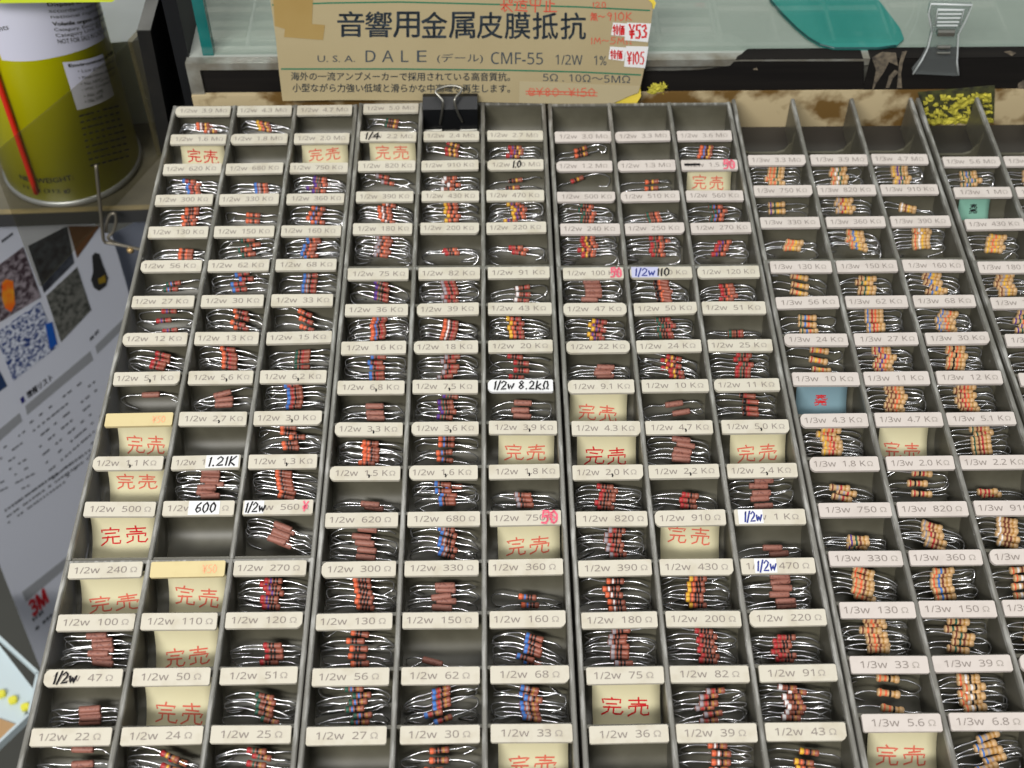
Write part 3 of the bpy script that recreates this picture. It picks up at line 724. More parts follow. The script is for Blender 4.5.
# clear plastic clip
M_CLEAR = bpy.data.materials.new('clear_plastic'); M_CLEAR.use_nodes = True; nt = M_CLEAR.node_tree; nt.nodes.clear()
o_ = nt.nodes.new('ShaderNodeOutputMaterial'); mx = nt.nodes.new('ShaderNodeMixShader'); tr = nt.nodes.new('ShaderNodeBsdfTransparent'); gl = nt.nodes.new('ShaderNodeBsdfPrincipled'); fr = nt.nodes.new('ShaderNodeLayerWeight')
tr.inputs[0].default_value = lin((228, 232, 230)); gl.inputs['Base Color'].default_value = lin((196, 200, 200)); gl.inputs['Roughness'].default_value = .08; gl.inputs['Specular IOR Level'].default_value = .9
fr.inputs['Blend'].default_value = .35; mh = nt.nodes.new('ShaderNodeMath'); mh.operation = 'MULTIPLY_ADD'; mh.inputs[1].default_value = .4; mh.inputs[2].default_value = .03
nt.links.new(fr.outputs['Facing'], mh.inputs[0]); nt.links.new(mh.outputs[0], mx.inputs[0])
nt.links.new(tr.outputs[0], mx.inputs[1]); nt.links.new(gl.outputs[0], mx.inputs[2]); nt.links.new(mx.outputs[0], o_.inputs[0])
MATS['clear_plastic'] = M_CLEAR
Yc = 452.5
cp = lambda x, y, d=0: at_y(x, y, Yc+d)
base = cp(937, 77)
root = empty('clear_clip', base)
mb = MB(); mb.slab([cp(913, 74), (cp(913, 71)), cp(922, 60), cp(928, 48), cp(932, 30), cp(958, 30), cp(957, 48), cp(957, 62), cp(959, 72), cp(958, 76)], V((0, 2.2, 0))); pbuild(mb, 'jaw', M_CLEAR, root)
mb = MB(); mb.slab([cp(931, 32, -3), cp(928, 14, -6), cp(930, 4, -8), cp(972, 5, -8), cp(966, 20, -6), cp(958, 34, -3)], V((0, 1.6, .4))); pbuild(mb, 'lever', M_CLEAR, root)
mb = MB()
for i, y in enumerate((8, 12, 16, 20, 23.5)): mb.tube([cp(938-i*.3, y+2, -8.6+i*.6), cp(963-i*1.4, y+2, -8.6+i*.6)], .4, 6)
pbuild(mb, 'grip_rib', mat('rib_highlight', (214, 218, 218), .2, spec=.8, alpha=.8), root)  # rib colour kept pale to stand in for highlights on the lever
mb = MB()
for y, r in ((32, 1.3), (35, .6), (47, .8), (53, .5)): mb.tube([cp(937, y, -4), cp(954 if y < 40 else 950, y, -4)], r, 8)
pbuild(mb, 'hinge_spring', M_STEEL, root)
M_EDGE = mat('painted_edge_glint', (226, 230, 230), .12, spec=.9, alpha=.75)  # pale tint imitating the bright glints along clear plastic edges
mb = MB(); mb.tube([cp(913, 74, -.2), cp(922, 60, -.2), cp(928, 48, -.4), cp(932, 31, -2.5), cp(928.5, 14, -6.2), cp(931, 4, -8.2), cp(972, 5, -8.2), cp(966, 20, -6.2), cp(958.5, 34, -2.5), cp(957, 62, -.2), cp(958.5, 75, -.2)], .38, 6)
mb.tube([cp(935, 25, -5), cp(938, 9, -7.8), cp(964, 9.5, -7.8), cp(960, 25, -5)], .3, 6); pbuild(mb, 'edge_glint', M_EDGE, root, True)  # thin tubes added as painted highlights around the clip's outline
tag(root, 'clear plastic spring clip standing on the black rail', 'clip')

# ------------------------------------------------------------------ sign card and its binder clip
CP = V((0, 447.6, 1.2)); CN = V((0, -1, .18)).normalized()
def cardp(px, py, e=0): return on_plane(px, py, CP+CN*e, CN)
M_KRAFT = mat('buff_card', (166, 152, 118), .75, spec=.2, noise=.35, c2=(156, 140, 104), scale=30)
M_GREEN = mat('green_print', (38, 110, 80), .7); M_NAVY = mat('slate_print', (56, 66, 74), .7)
outl = [(282.5, 101), (279, 72), (276, 40), (271, 5), (269, -12), (400, -14), (560, -12), (640, -8), (652, 4), (652.5, 12), (646, 60), (641, 84), (638, 93), (629, 96), (612, 104), (560, 104), (520, 103), (420, 100.5), (340, 100)]
oc = cardp(460, 102)
sign = MB().slab([cardp(x, y) for x, y in outl], CN*-.7).build('sign_card', M_KRAFT, None, org=oc)
tag(sign, 'buff cardboard price sign with Japanese lettering leaning behind the trays', 'sign')
def sgn(mb, name, m):
    o = mb.build(name, m, None); o.data.transform(Matrix.Translation(-oc*S)); o.parent = sign; return o
yb = [(600, 90), (640, 80), (641, 96), (636, 105), (606, 106)]
sgn(MB().slab([cardp(x, y, -1.0) for x, y in yb], CN*-.5).add([cardp(x, y, -1.0) for x, y in [(630, -12), (648, -10), (656, 3), (654, 9), (640, 4)]], [(0, 1, 2, 3, 4)]), 'yellow_backing', mat('yellow_card', (222, 198, 70), .7))
mb = MB()
for L in ([(272, 5), (330, 3), (400, 2), (500, 4.5), (580, 7), (650, 10.5)], [(281, 69), (340, 69), (400, 69), (510, 70.3), (580, 72), (641, 75)]):
    mb.v += [cardp(x, y+d, .12) for x, y in L for d in (-.75, .75)]; n = len(mb.v)-2*len(L)
    for i in range(len(L)-1): mb.f.append((n+2*i, n+2*i+1, n+2*i+3, n+2*i+2)); mb.m.append(0)
sgn(mb, 'ruled_line', M_GREEN)
mb = MB(); mb.slab([cardp(x, y, .1) for x, y in [(273, -3), (313, -3), (312, 24), (325, 25), (323, 40), (284, 37), (285, 29), (275, 26)]], CN*.05)
sgn(mb, 'brown_tape', mat('brown_tape_film', (158, 132, 78), .45, noise=.5, c2=(148, 120, 64), scale=60))
def pxt(mb, s, x0, y0, x1, y1, bold=0, sl=0, e=.15, mi=0):       # string in a box of the sign, baseline dropping by sl
    text_to(mb, s, lambda q: cardp(x0+(x1-x0)*q[0], y1+(y0-y1)*q[1]+sl*q[0], e), bold, mi)
mb = MB()
for i, ch in enumerate('音響用金属皮膜抵抗'): pxt(mb, ch, 337.5+27.9*i, 11.5+.15*i, 364+27.7*i, 36.8+.33*i, .012)
pxt(mb, 'U. S. A.', 317.5, 55.5, 355, 62, 0); 
for c, x0, x1 in (('D', 365.5, 375.5), ('A', 382, 393.5), ('L', 401, 408.5), ('E', 417, 426.5)): pxt(mb, sans(c), x0, 50.5, x1, 62, .0)
pxt(mb, '(デール)', 437, 53.5, 483, 63.5)
pxt(mb, sans('CMF-55'), 491, 52, 543, 64, .0, .6); pxt(mb, sans('1/2W'), 555.5, 54.5, 582.5, 64.5, 0, .6); pxt(mb, sans('1%'), 594, 55.5, 606.5, 65, 0, .3)
pxt(mb, '海外の一流アンプメーカーで採用されている高音質抗。', 291, 72, 510, 80.5, .01, .6)
pxt(mb, '小型ながら力強い低域と滑らかな中高域を再生します。', 292.5, 83.5, 510, 92, .01, .8)
pxt(mb, sans('5Ω . 10Ω〜5MΩ'), 543, 73.5, 630, 81, .0, 2.2)
sgn(mb, 'lettering', M_NAVY)
sgn(MB().slab([cardp(x, y, .05) for x, y in [(519.5, 81), (640.5, 86), (638, 92.5), (629, 96), (612, 103.8), (519, 102.8)]], CN*.1), 'pasted_strip', mat('buff_strip', (170, 157, 124), .75))
def pxh(mb, s, x0, y0, x1, y1, w=.14, sl=0, e=.2, mi=0):
    n = sum(.5 if c in './1 ' else 1 for c in s); hand(mb, s, lambda q: cardp(x0+(x1-x0)*q[0], y1+(y0-y1)*q[1]+sl*q[0], e), w, aspect=(x1-x0)/n/(y1-y0), mi=mi)
mb = MB()
pxh(mb, '@Y80~Y150', 528, 88, 596, 96, .11, .5, .25)
for a, b in ((91.3, 92.6), (94, 96)): mb.ribbon([(526, a), (562, a+.4), (597, b)], .9, lambda q: cardp(q.x, q.y, .26))
pxh(mb, '製造中止', 500, -5, 558, 11, .08, 1.5)
pxh(mb, '12O', 592, 2, 607, 7.5, .16); pxh(mb, '無~910K', 590.5, 12.5, 633, 20.5, .12); pxh(mb, '1M~5MO', 590, 37.5, 633, 44, .12)
sgn(mb, 'red_handwriting', mat('red_pen', (200, 84, 62), .7))
for pl, t, bx in (([(613, 22.5), (627, 23.5), (626, 36.5), (611, 35)], '特価', (613, 25, 625, 35)), ([(627, 22.5), (651, 23.5), (648, 42), (624.5, 40)], 'Y53', (629, 25, 648, 38)),
                  ([(610, 46.5), (626, 47.5), (624, 61), (608.5, 59)], '特価', (610.5, 50, 623, 59)), ([(626, 46), (648.5, 46.5), (645, 68), (624, 66.5)], 'Y105', (627, 52, 645, 64))):
    s_ = sgn(MB().slab([cardp(x, y, .3 if t[0] == 'Y' else .2) for x, y in pl], CN*.12), 'price_sticker', M_WHITE)
    mb = MB(); pxh(mb, t, *bx, (.17 if len(t) < 4 else .12) if t[0] == 'Y' else .1, .3, .5); o = mb.build('lettering', M_REDD, None); o.data.transform(Matrix.Translation(-oc*S)); o.parent = s_

M_CLIP = mat('black_steel', (20, 21, 23), .42, spec=.4)
cb = V((0, 0, 0)); k0 = at_z(424, 108, 4); xL = at_y(423, 107, 444).x; xR_ = at_y(477.5, 107, 444).x
root = empty('binder_clip', V(((xL+xR_)/2, 446, -6)))
mb = MB()                                    # spring-steel body: a triangular shell open towards the card
pr = [(448.9, 5.2), (445.2, 6.2), (440.8, 3.0), (441.6, -8.0), (442.2, -8.0), (441.6, 2.6), (445.4, 5.4), (448.9, 4.4)]
v = [(x, y, z) for x in (xL, xR_) for y, z in pr]; k = len(pr)
mb.add(v, [(j, (j+1) % k, (j+1) % k+k, j+k) for j in range(k)]+[tuple(range(k-1, -1, -1)), tuple(range(k, 2*k))])
pr = [(448.9, 5.2), (450.2, 3.0), (449.9, -7.0), (449.4, -7.0), (449.6, 2.8), (448.9, 4.4)]
pbuild(mb, 'clip_body', M_CLIP, root)
mb = MB()
for x in ((xL+.4, (xL*2+xR_)/3), ((xL+xR_*2)/3, xR_-.4)): mb.tube([(x[0], 440.9, -7.9), (x[1], 440.9, -7.8)], .6, 8)
pbuild(mb, 'hinge_lip', M_STEEL, root)
W = lambda px, py, y: at_y(px, py, y)
hl = [W(440, 124, 440.7), W(442, 112, 440.0), W(443, 102, 440.2), W(441, 98.5, 441.2), W(437, 94, 442.6), W(435.5, 91.5, 443.4), W(439, 88.5, 444.6), W(448, 86, 445.4), W(456, 86, 445.4), W(461.5, 88.5, 444.6), W(460.5, 92, 443.4), W(456, 97, 441.6), W(454.5, 102, 440.4), W(457.5, 112, 440.0), W(462.5, 122, 440.7)]
mb = MB(); mb.tube(catmull(hl, 4), .52, 8); pbuild(mb, 'wire_handle', M_STEEL, root, True)
tag(root, 'black binder clip holding the buff sign to the tray edge', 'binder clip')

# ------------------------------------------------------------------ left side: shelf, can, panels, leaflet
ZS = -90
M_SHELF = mat('worn_grey_shelf', (112, 106, 88), .5, noise=.9, c2=(78, 76, 68), scale=40, sx=.3)
A, B = at_z(-60, 214, ZS), at_z(150, 207, ZS)
root = empty('shelf', V((-220, 560, ZS-7)))
dirx = (B-A).normalized()
mb = MB(); mb.slab([A, A+dirx*165, A+dirx*165+V((0, 330, 0)), A+V((0, 330, 0))], V((0, 0, -6))); pbuild(mb, 'shelf_board', M_SHELF, root)
mb = MB(); mb.slab([A+V((0, -1.6, .2)), A+dirx*165+V((0, -1.6, .2)), A+dirx*165+V((0, 0, .2)), A+V((0, 0, .2))], V((0, 0, -8.5))); pbuild(mb, 'edge_strip', mat('dark_edge_band', (46, 46, 46), .5), root)
mb = MB(); mb.slab([A+V((0, -1.7, .5)), A+dirx*165+V((0, -1.7, .5)), A+dirx*165+V((0, 1.2, .5)), A+V((0, 1.2, .5))], V((0, 0, -.6))); pbuild(mb, 'worn_edge', mat('bare_wood_edge', (150, 134, 94), .7, noise=1, c2=(84, 80, 66), scale=70, sx=.4), root)
tag(root, 'worn grey shelf with a dark front edge under the yellow can', 'shelf')

CC = V((-210.5, 519.5, ZS)); CR = 33.0
def on_can(px, py, e=.0):
    d = ray(px, py); r = CR+e; o = EYE-CC
    a = d.x**2+d.y**2; b = 2*(o.x*d.x+o.y*d.y); c = o.x**2+o.y**2-r*r; q = b*b-4*a*c
    q = max(q, 0); s = (-b-math.sqrt(q))/(2*a); p = o+d*s
    return math.atan2(p.y, p.x), p.z
def cyl(th, z, e=0): return CC+V((math.cos(th)*(CR+e), math.sin(th)*(CR+e), z))
can = empty('spray_can', CC)
M_YEL = mat('lime_yellow_print', (206, 202, 6), .3, spec=.4, noise=.3, c2=(196, 192, 4), scale=20)
mb = MB(); mb.lathe([(30, 3.2), (33, 3.2), (33, 168), (31, 174), (22, 182), (13, 184), (13, 188)], 64, CC); pbuild(mb, 'can_body', M_YEL, can, True)
mb = MB(); mb.lathe([(30, 0), (33.2, .2), (34.1, 1.4), (34.0, 3.0), (33.2, 3.8)], 64, CC); pbuild(mb, 'base_rim', mat('tin_rim', (176, 178, 182), .3, metal=.6), can, True)
mb = MB(); mb.lathe([(13, 188), (15, 188), (15, 205), (11, 207)], 32, CC); pbuild(mb, 'spray_cap', mat('red_cap', (200, 30, 30), .4), can, True)
def can_shell(pxs_low, z_top, e, name, m):                # a printed panel wrapped on the can; lower edge given by seen points
    mb = MB(); lo = [on_can(x, y) for x, y in pxs_low]
    n = 20; th0, th1 = lo[0][0], lo[-1][0]; k = len(lo)-1; vs = []
    def zl(t):
        for i in range(k):
            a, b = lo[i], lo[i+1]
            if min(a[0], b[0])-1e-6 <= t <= max(a[0], b[0])+1e-6: return a[1]+(b[1]-a[1])*(t-a[0])/((b[0]-a[0]) or 1)
        return lo[-1][1]
    for i in range(n+1):
        t = th0+(th1-th0)*i/n; vs += [cyl(t, zl(t), e), cyl(t, z_top if not callable(z_top) else z_top(t), e)]
    mb.add(vs, [(2*i, 2*i+2, 2*i+3, 2*i+1) for i in range(n)]); return pbuild(mb, name, m, can, True)
M_LAV = mat('lavender_white_print', (208, 208, 224), .35, spec=.4)
tl = on_can(0, 60)[0]-.8
lowz = on_can(35, 60)[1]
top = can_shell([(2, 60), (35, 60.5), (55, 57), (75, 52), (95, 44), (104.5, 38)], 167, .12, 'white_label', M_LAV)
a, z1 = on_can(65, 61); b, z0 = on_can(77, 110)
pz = on_can(66, 62)[1]; pb = on_can(77, 110)[1]
ca, cb_ = on_can(66, 62), on_can(110, 48)
can_shell([(77, 110), (95, 105), (114, 95)], lambda t: ca[1]+(cb_[1]-ca[1])*(t-ca[0])/(cb_[0]-ca[0]), .12, 'white_label', M_LAV)
def can_text(mb, s, x0, y0, x1, y1, h, bold=0):          # baseline from (x0,y0) to (x1,y1) in the picture, height in mm
    A_, B_ = on_can(x0, y0), on_can(x1, y1)
    text_to(mb, s, lambda q: cyl(A_[0]+(B_[0]-A_[0])*q[0], A_[1]+(B_[1]-A_[1])*q[0]+h*q[1], .3), bold)
mb = MB()
for s, x0, y0, x1, y1, h, bo in (('nts', 0, 31, 9, 29, 2.2, 0), ('Dispose of contents in', 48, 7, 98, -2, 2.4, .02), ('accordance with local,', 49, 13, 99, 3, 2.2, 0), ('national regulations.', 51, 19, 101, 8, 2.2, 0),
        ('Volatile organic compound', 53, 26.5, 103, 15, 2.4, .03), ('Category: Electrical Cleaner', 54.5, 32, 104, 20, 2.2, 0), ('Category Limit 45%', 56, 38, 101, 27, 2.4, 0), ('NOT FOR SALE IN CALIFORNIA', 58, 43.5, 106, 30, 2.4, 0),
        ('Environmental Policy', 69, 68, 113, 53, 2.2, .03), ('• Low global warming', 78, 73.5, 113, 62, 2, 0), ('• Non-ozone depleting', 79, 80, 114, 68.5, 2, 0), ('• No HFCs, no VOCs', 81, 86, 115, 74, 2, 0), ('• VOC Compliant', 82, 92, 110, 83, 2, 0), ('• No nPB', 84, 98, 103, 92, 2, 0), ('• No HFE', 85, 103.5, 103, 97.5, 2, 0),
        ('NET WEIGHT:', 21, 179, 74, 179, 3.0, .02), ('11 oz (312 g)', 25, 188.5, 71, 192.5, 3.0, .02)):
    can_text(mb, s, x0, y0, x1, y1, h, bo)
rr = random.Random(2)
for i in range(9):
    y = 117+i*6.2; x = 79+i*1.4; x2 = 120+i*1.4
    for k in range(7):
        xa = x+(x2-x)*k/7; xb = xa+(x2-x)/7*rr.uniform(.5, .9); yy = lambda q: y-(q-x)*.26
        A_, B_ = on_can(xa, yy(xa)), on_can(xb, yy(xb))
        mb.add([cyl(A_[0], A_[1], .25), cyl(B_[0], B_[1], .25), cyl(B_[0], B_[1]+1.0, .25), cyl(A_[0], A_[1]+1.0, .25)], [(0, 1, 2, 3)])
pbuild(mb, 'lettering', mat('olive_black_print', (52, 52, 40), .6), can)
s0 = on_can(38, 191); s1 = on_can(1, 82)
mb = MB(); st = [cyl(s0[0]+(s1[0]-s0[0])*k/8, s0[1]+(s1[1]-s0[1])*k/8, 1.6) for k in range(0, 14)]
mb.tube(st, 1.35, 10); pbuild(mb, 'red_straw', mat('red_straw_plastic', (206, 40, 20), .35), can, True)
tag(can, 'yellow spray can with white label and red straw on the shelf', 'spray can')
# lime card that pokes into the top of the picture above the can
lp = [at_y(x, y, 470) for x, y in [(-40, -30), (112, -30), (117, -8), (116, -1), (112, 2), (0, 3.2), (-40, 3.4)]]
o = MB().slab(lp, V((0, 1.2, 0))).build('lime_tag', mat('lime_plastic', (200, 216, 50), .4), None, org=lp[4]); tag(o, 'lime green plastic tag hanging above the spray can', 'tag')

# smoky clear plastic panel standing round the can
M_ACR = bpy.data.materials.new('smoky_acrylic'); M_ACR.use_nodes = True; nt = M_ACR.node_tree; nt.nodes.clear()
o_ = nt.nodes.new('ShaderNodeOutputMaterial'); mx = nt.nodes.new('ShaderNodeMixShader'); tr = nt.nodes.new('ShaderNodeBsdfTransparent'); gl = nt.nodes.new('ShaderNodeBsdfPrincipled')
tr.inputs[0].default_value = lin((238, 237, 231)); gl.inputs['Base Color'].default_value = lin((120, 116, 100)); gl.inputs['Roughness'].default_value = .25; mx.inputs[0].default_value = .08
nt.links.new(tr.outputs[0], mx.inputs[1]); nt.links.new(gl.outputs[0], mx.inputs[2]); nt.links.new(mx.outputs[0], o_.inputs[0])
az = math.radians(24); pd = V((math.sin(az), math.cos(az), 0)); pn = V((math.cos(az), -math.sin(az), 0)); PP = CC+pn*37.5
a_ = on_plane(-8, 157, PP, pn); b_ = on_plane(132, 42, PP, pn)
zt = b_.z
print('acrylic', a_, b_)
root = empty('plastic_shield', V((b_.x, b_.y-40, ZS+.2)))
a2 = on_plane(-8, 200, PP, pn)
pts = [V((a_.x, a_.y, a_.z)), V((a_.x, a_.y, ZS+.3)), V((b_.x, b_.y, ZS+.3)), b_]
mb = MB(); mb.slab(pts, pn*-1.2); pbuild(mb, 'clear_sheet', M_ACR, root)
mb = MB(); mb.slab([b_, V((b_.x, b_.y, ZS+.3)), V((b_.x, b_.y, ZS+.3))+pd*22, b_+pd*22+V((0, 0, 2))], pn*-2.5); pbuild(mb, 'end_strip', mat('dusty_acrylic', (136, 128, 100), .4, noise=.6, c2=(96, 92, 78), scale=30, alpha=.6), root)
tag(root, 'smoky clear plastic shield standing beside the yellow can', 'plastic shield')

# black side board between shelf and showcase
M_BLK = mat('black_board', (19, 20, 22), .55, spec=.25, noise=.7, c2=(30, 30, 29), scale=18)
XB = -140.0
n0 = at_x(150, 30, XB); n1 = at_x(168, 160, XB); print('board', n0, n1)
ztop = n0.z; yn = n0.y
root = empty('side_board', V((XB-5, yn+100, ZS-6)))
mb = MB(); mb.slab([V((XB, yn-18, ZS-6)), V((XB, yn+420, ZS-6)), V((XB, yn+420, ztop)), V((XB, yn, ztop)), ], V((-5, 0, 0))); pbuild(mb, 'board', M_BLK, root)
mb = MB(); mb.slab([V((XB+.2, yn-.2, ztop+.2)), V((XB+.2, yn+420, ztop+.2)), V((XB-5.2, yn+420, ztop+.2)), V((XB-5.2, yn-.2, ztop+.2))], V((0, 0, -1))); pbuild(mb, 'top_edge', mat('dusty_grey_edge', (104, 104, 100), .6, noise=.7, c2=(78, 78, 74), scale=50), root)
mb = MB(); mb.slab([V((XB+.3, yn-18.3, ZS-6)), V((XB+.3, yn-.3, ztop)), V((XB-5.3, yn-.3, ztop)), V((XB-5.3, yn-18.3, ZS-6))], V((0, -.6, 0))); pbuild(mb, 'front_edge', mat('worn_black_edge', (15, 15, 14), .6, spec=.2, noise=.9, c2=(28, 26, 22), scale=80), root)
tag(root, 'black upright board between the spray can shelf and the showcase', 'board')
# white paper behind the can
q = [at_z(x, y, -40) for x, y in [(96, 44), (142, 40), (170, -30), (60, -30)]]
pap = MB().slab(q, V((0, 0, -50))).build('paper_stack', mat('white_paper', (206, 212, 210), .7, noise=.7, c2=(176, 182, 180), scale=22), None, org=(q[0]+q[1])/2+V((0, 0, -50))); tag(pap, 'white paper stack lying behind the spray can', 'paper stack')

# wire bracket
root = empty('wire_bracket', at_y(105, 240, 478))
Wb = lambda x, y, d=0: at_y(x, y, 476+d)
mb = MB(); mb.tube(catmull([Wb(96, 165), Wb(98, 185), Wb(101, 215), Wb(103, 236), Wb(105, 242), Wb(112, 243.5), Wb(125, 246), Wb(146, 251)], 4), .85, 8)
mb.tube(catmull([Wb(106, 232, 2), Wb(106.5, 224, 2), Wb(110, 215, 2), Wb(115, 214, 2), Wb(116, 222, 2), Wb(113, 232, 2), Wb(108, 238, 1), Wb(118, 244, 1), Wb(142, 250, 1)], 4), .8, 8)
pbuild(mb, 'bent_wire', mat('dull_wire', (126, 120, 108), .4, metal=.6), root, True)
mb = MB(); mb.lathe([(.5, 0), (1.6, .4), (1.7, 2.2), (.6, 2.8)], 12, Wb(131, 252, -1)); pbuild(mb, 'screw_head', mat('brassy_screw', (190, 160, 110), .35, metal=.6), root, True)
tag(root, 'bent wire bracket at the shelf edge beside the trays', 'bracket')

# leaflet hanging below the shelf
az = math.radians(43); ld = V((math.sin(az), math.cos(az), 0)); ln = V((math.cos(az), -math.sin(az), 0))
LP = at_z(20, 238, -112); LP = at_y(0, 245, 492)
def lf(px, py, e=0): return on_plane(px, py, LP+ln*e, ln)
print('leaf', lf(0, 245), lf(120, 245), lf(40, 670), lf(140, 330))
out = [(-30, 250), (0, 228), (60, 200), (112, 236), (120, 262), (142, 340), (180, 470), (140, 600), (42, 672), (-2, 560), (-30, 500)]
org = lf(42, 672)
tz = min(-97.5, 0)
pts = [lf(x, y) for x, y in out]; pts = [V((p.x, p.y, min(p.z, -97))) for p in pts]
leaf = MB().slab(pts, ln*-.3).build('leaflet', mat('leaflet_paper', (206, 209, 220), .5, spec=.3), None, org=org)
tag(leaf, 'printed leaflet with machine photos hanging below the shelf', 'leaflet')
def leafp(mb, name, m):
    o = mb.build(name, m, None); o.data.transform(Matrix.Translation(-org*S)); o.parent = leaf; return o
def photo(px, m, name='photo'): return leafp(MB().slab([lf(x, y, .1) for x, y in px], ln*.1), name, m)
photo([(0, 264), (23, 247), (41, 297), (0, 322), (-20, 330), (-20, 278)], mat('photo_workshop', (150, 140, 146), .4, noise=1, c2=(62, 48, 54), scale=330, detail=5, lo=.4, hi=.6))
photo([(28, 246), (67, 226), (74, 263), (44, 293)], mat('photo_cabinet', (70, 74, 82), .4, noise=1, c2=(28, 24, 30), scale=260))
photo([(68, 226), (100, 226), (77, 258)], mat('photo_brown', (96, 66, 42), .4))
photo([(-8, 335), (0, 330), (40, 302), (58, 346), (13, 381), (2, 352)], mat('photo_cables', (205, 210, 222), .4, noise=1, c2=(30, 56, 118), scale=480, detail=7, lo=.42, hi=.6))
photo([(-20, 350), (0, 372), (7, 386), (0, 391), (-20, 402)], mat('photo_blue', (40, 60, 96), .4))
photo([(46, 296), (77, 267), (91, 310), (61, 342)], mat('photo_machine', (112, 112, 106), .4, noise=1, c2=(50, 52, 48), scale=330))
leafp(MB().slab([lf(x, y, .25) for x, y in [(2, 283), (6, 279), (13, 281), (14, 293), (15, 304), (11, 312), (5, 308), (2, 298)]], ln*.1), 'printed_figure', mat('print_orange', (226, 92, 30), .4, noise=1, c2=(220, 150, 40), scale=160))
leafp(MB().slab([lf(x, y, .25) for x, y in [(45, 324), (52, 322), (57, 344), (50, 349)]], ln*.1), 'printed_figure', mat('print_blue', (28, 84, 170), .4))
leafp(MB().slab([lf(x, y, .2) for x, y in [(92, 256), (95, 252.5), (99, 254), (103, 266), (108, 278), (106, 286), (99, 291), (94, 288), (91, 280), (93, 272)]], ln*.1), 'printed_figure', mat('print_dark', (44, 44, 44), .4))
leafp(MB().slab([lf(x, y, .35) for x, y in [(98, 279), (105, 275), (106, 282), (99, 284)]], ln*.1), 'printed_figure', mat('print_mustard', (140, 116, 36), .4))
for pl in ([(25, 406), (90, 351), (93, 360), (27, 415)], [(95, 346), (128, 314), (130, 322), (97, 354)], [(-5, 433), (19, 413), (22, 421), (-5, 445)], [(22, 592), (78, 548), (80, 556), (26, 602)]):
    leafp(MB().slab([lf(x, y, .08) for x, y in pl], ln*.08), 'grey_band', mat('grey_print_band', (150, 152, 156), .5))
leafp(MB().slab([lf(x, y, .1) for x, y in [(20, 399), (23, 396), (25, 401), (22, 404)]], ln*.1), 'blue_mark', mat('navy_print', (40, 40, 110), .5))
def lft(mb, s, x0, y0, x1, y1, hx, hy, bold=0): text_to(mb, s, lambda q: lf(x0+(x1-x0)*q[0]+hx*q[1], y0+(y1-y0)*q[0]+hy*q[1], .2), bold)
mb = MB(); lft(mb, '情報リスト', 28, 399, 53, 380, -2, -6.5, .02); leafp(mb, 'lettering', mat('leaflet_black', (50, 50, 56), .6))
mb = MB(); lft(mb, sans('3M'), 33.5, 616, 48.5, 602, -5, -13, .06); leafp(mb, 'red_logo', mat('logo_red', (214, 36, 48), .5))
rr = random.Random(11); mb = MB()
def line(x0, y0, x1, y1, h, dens=.7, n=14):
    for k in range(n):
        if rr.random() > dens: continue
        a, b = k/n, (k+rr.uniform(.45, .95))/n
        f = lambda t, d: lf(x0+(x1-x0)*t-d*.28, y0+(y1-y0)*t-d, .15)
        mb.add([f(a, 0), f(b, 0), f(b, h), f(a, h)], [(0, 1, 2, 3)])
for i in range(9): line(30+i*3.2, 424+i*8.0, 96+i*1.5, 372+i*8.5, 1.6, .55 if i != 6 else .9)
for i in range(7): line(0, 452+i*8, 26+i*2, 431+i*8.5, 1.4, .45, 7)
leafp(mb, 'lettering', mat('leaflet_grey_print', (84, 86, 92), .6)); mb = MB()
line(5, 512, 92, 450, 2.0, .95, 26); line(7, 518, 90, 458, 1.6, .9, 26); line(8, 524, 66, 482, 1.6, .8, 18)
leafp(mb, 'lettering', MATS['leaflet_grey_print']); mb = MB()
line(2, 243, 14, 234, 2.5, .9, 5); line(88, 344, 100, 331, 3, .9, 5); line(33, 622, 45, 612, 3.4, .9, 4); line(36, 631, 54, 615, 3, .9, 5)
leafp(mb, 'lettering', mat('leaflet_grey_print', (84, 86, 92), .6))
# second leaflet behind
LP2 = LP+ln*-9
l2 = lambda x, y: on_plane(x, y, LP2, ln)
pts = [l2(x, y) for x, y in [(108, 236), (150, 215), (175, 300), (175, 420), (135, 420)]]; pts = [V((p.x, p.y, min(p.z, -97))) for p in pts]
o = MB().slab(pts, ln*-.3).build('blue_leaflet', mat('bluish_paper', (150, 156, 172), .5), None, org=pts[-1]); tag(o, 'bluish leaflet tucked behind the photo leaflet below the bracket', 'leaflet')
cq = V(pts[-1]); rg = []
c_ = on_plane(132, 318, LP2+ln*.4, ln)
mb = MB(); mb.tube([c_+(ld*math.cos(a)*4.6+V((0, 0, 1))*math.sin(a)*7.0) for a in [i*2*math.pi/24 for i in range(25)]], 1.5, 6)
r_ = mb.build('printed_ring', mat('print_ring', (40, 42, 44), .5), None); r_.data.transform(Matrix.Translation(-cq*S)); r_.parent = o

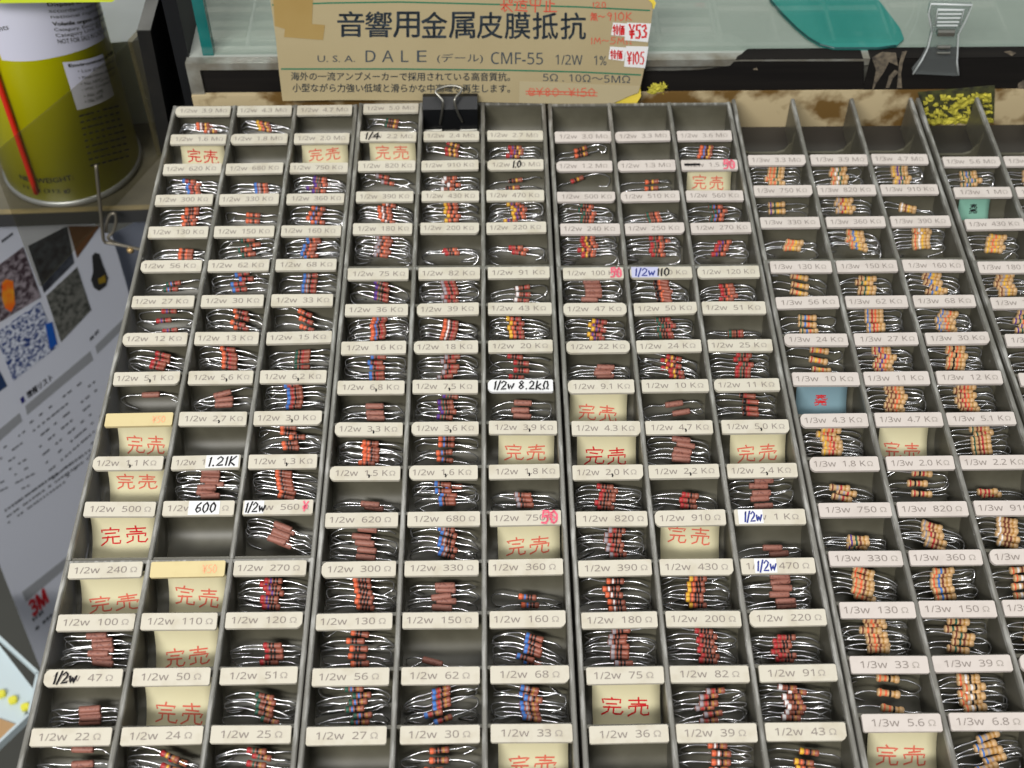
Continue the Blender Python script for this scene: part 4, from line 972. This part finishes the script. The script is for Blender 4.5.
# pale box with yellow pads, low at the left
ZB = -330
bx = lambda x, y, z=ZB: at_z(x, y, z)
M_BOX = mat('pale_blue_plastic', (196, 210, 214), .45)
root = empty('pale_box', bx(0, 690))
mb = MB(); fl_ = [bx(-60, 610), bx(0, 646), bx(34, 690), bx(24, 716), bx(-10, 752), bx(-60, 770)]
mb.slab(fl_, V((0, 0, -2))); pbuild(mb, 'box_floor', M_BOX, root)
mb = MB(); rim = [bx(-60, 606), bx(2, 640), bx(42, 677), bx(33, 719), bx(-8, 758), bx(-60, 780)]
for a, b in zip(rim[:-1], rim[1:]): mb.slab([a, b, b+V((0, 0, 6)), a+V((0, 0, 6))], (b-a).cross(V((0, 0, 1))).normalized()*1.6)
pbuild(mb, 'box_wall', M_BOX, root)
tag(root, 'pale blue plastic box low beside the leaflet', 'box')
for i, (x, y) in enumerate(((2, 695), (13.5, 701), (26, 708))):
    c = bx(x, y, ZB+.2); rr = V((1, .35, 0)).normalized(); r2 = V((-.35, 1, 0)).normalized()
    cv = [c+rr*math.copysign(abs(math.cos(t))**.6, math.cos(t))*2.4+r2*math.copysign(abs(math.sin(t))**.6, math.sin(t))*2.1 for t in [k*math.pi/10 for k in range(20)]]
    mb = MB(); mb.slab(cv, V((0, 0, 2.2))); mb.slab([c+V((0, 0, 2.2))+(p-c)*.8 for p in cv], V((0, 0, .5)))
    o = mb.build('yellow_pad', mat('yellow_rubber', (226, 220, 70), .5), None, org=c)
    tag(o, ['small yellow pad in the pale box, farthest from the trays', 'small yellow pad in the pale box, between two others', 'small yellow pad in the pale box, closest to the trays'][i], 'pad', 'yellow pads in the pale box')
pts = [bx(x, y, ZB+.3) for x, y in [(-30, 716), (0, 719), (22, 727), (2, 745), (-30, 765)]]
o = MB().slab(pts, V((0, 0, .8))).build('brown_card', mat('brown_cardboard', (178, 142, 100), .8), None, org=pts[1]); tag(o, 'brown cardboard piece lying in the pale box', 'cardboard')

# ------------------------------------------------------------------ light: shop fluorescents overhead, one added fill lamp and a dim even surround
wd = bpy.data.worlds.new('world'); SC.world = wd; wd.use_nodes = True
wd.node_tree.nodes['Background'].inputs[0].default_value = (.92, .96, 1, 1); wd.node_tree.nodes['Background'].inputs[1].default_value = .45
def area(name, loc, target, sx, sy, p, c=(1, .98, .94)):
    l = bpy.data.lights.new(name, 'AREA'); l.shape = 'RECTANGLE'; l.size = sx; l.size_y = sy; l.energy = p; l.color = c
    o = bpy.data.objects.new(name, l); COL.objects.link(o); o.location = loc
    o.rotation_euler = (V(target)-V(loc)).to_track_quat('-Z', 'Y').to_euler(); return o
area('tube_or_fill_lamp', (.15, .1, 1.7), (0, .3, 0), 1.3, .22, 7)
area('tube_or_fill_lamp', (-.1, 1.35, 1.75), (0, .3, 0), 1.3, .22, 15)
area('tube_or_fill_lamp', (-.75, -1.25, 1.55), (-.15, .5, -.1), 1.2, .3, 54)  # added fill behind the camera, brightens the can, leaflet and sign
SC.view_settings.view_transform = 'Standard'; SC.view_settings.look = 'None'; SC.view_settings.exposure = -0.12; SC.view_settings.gamma = 1; SC.view_settings.use_curve_mapping = False
SC.cycles.use_denoising = True; SC.cycles.max_bounces = 8; SC.cycles.transparent_max_bounces = 16
SC.cycles.caustics_reflective = False; SC.cycles.caustics_refractive = False
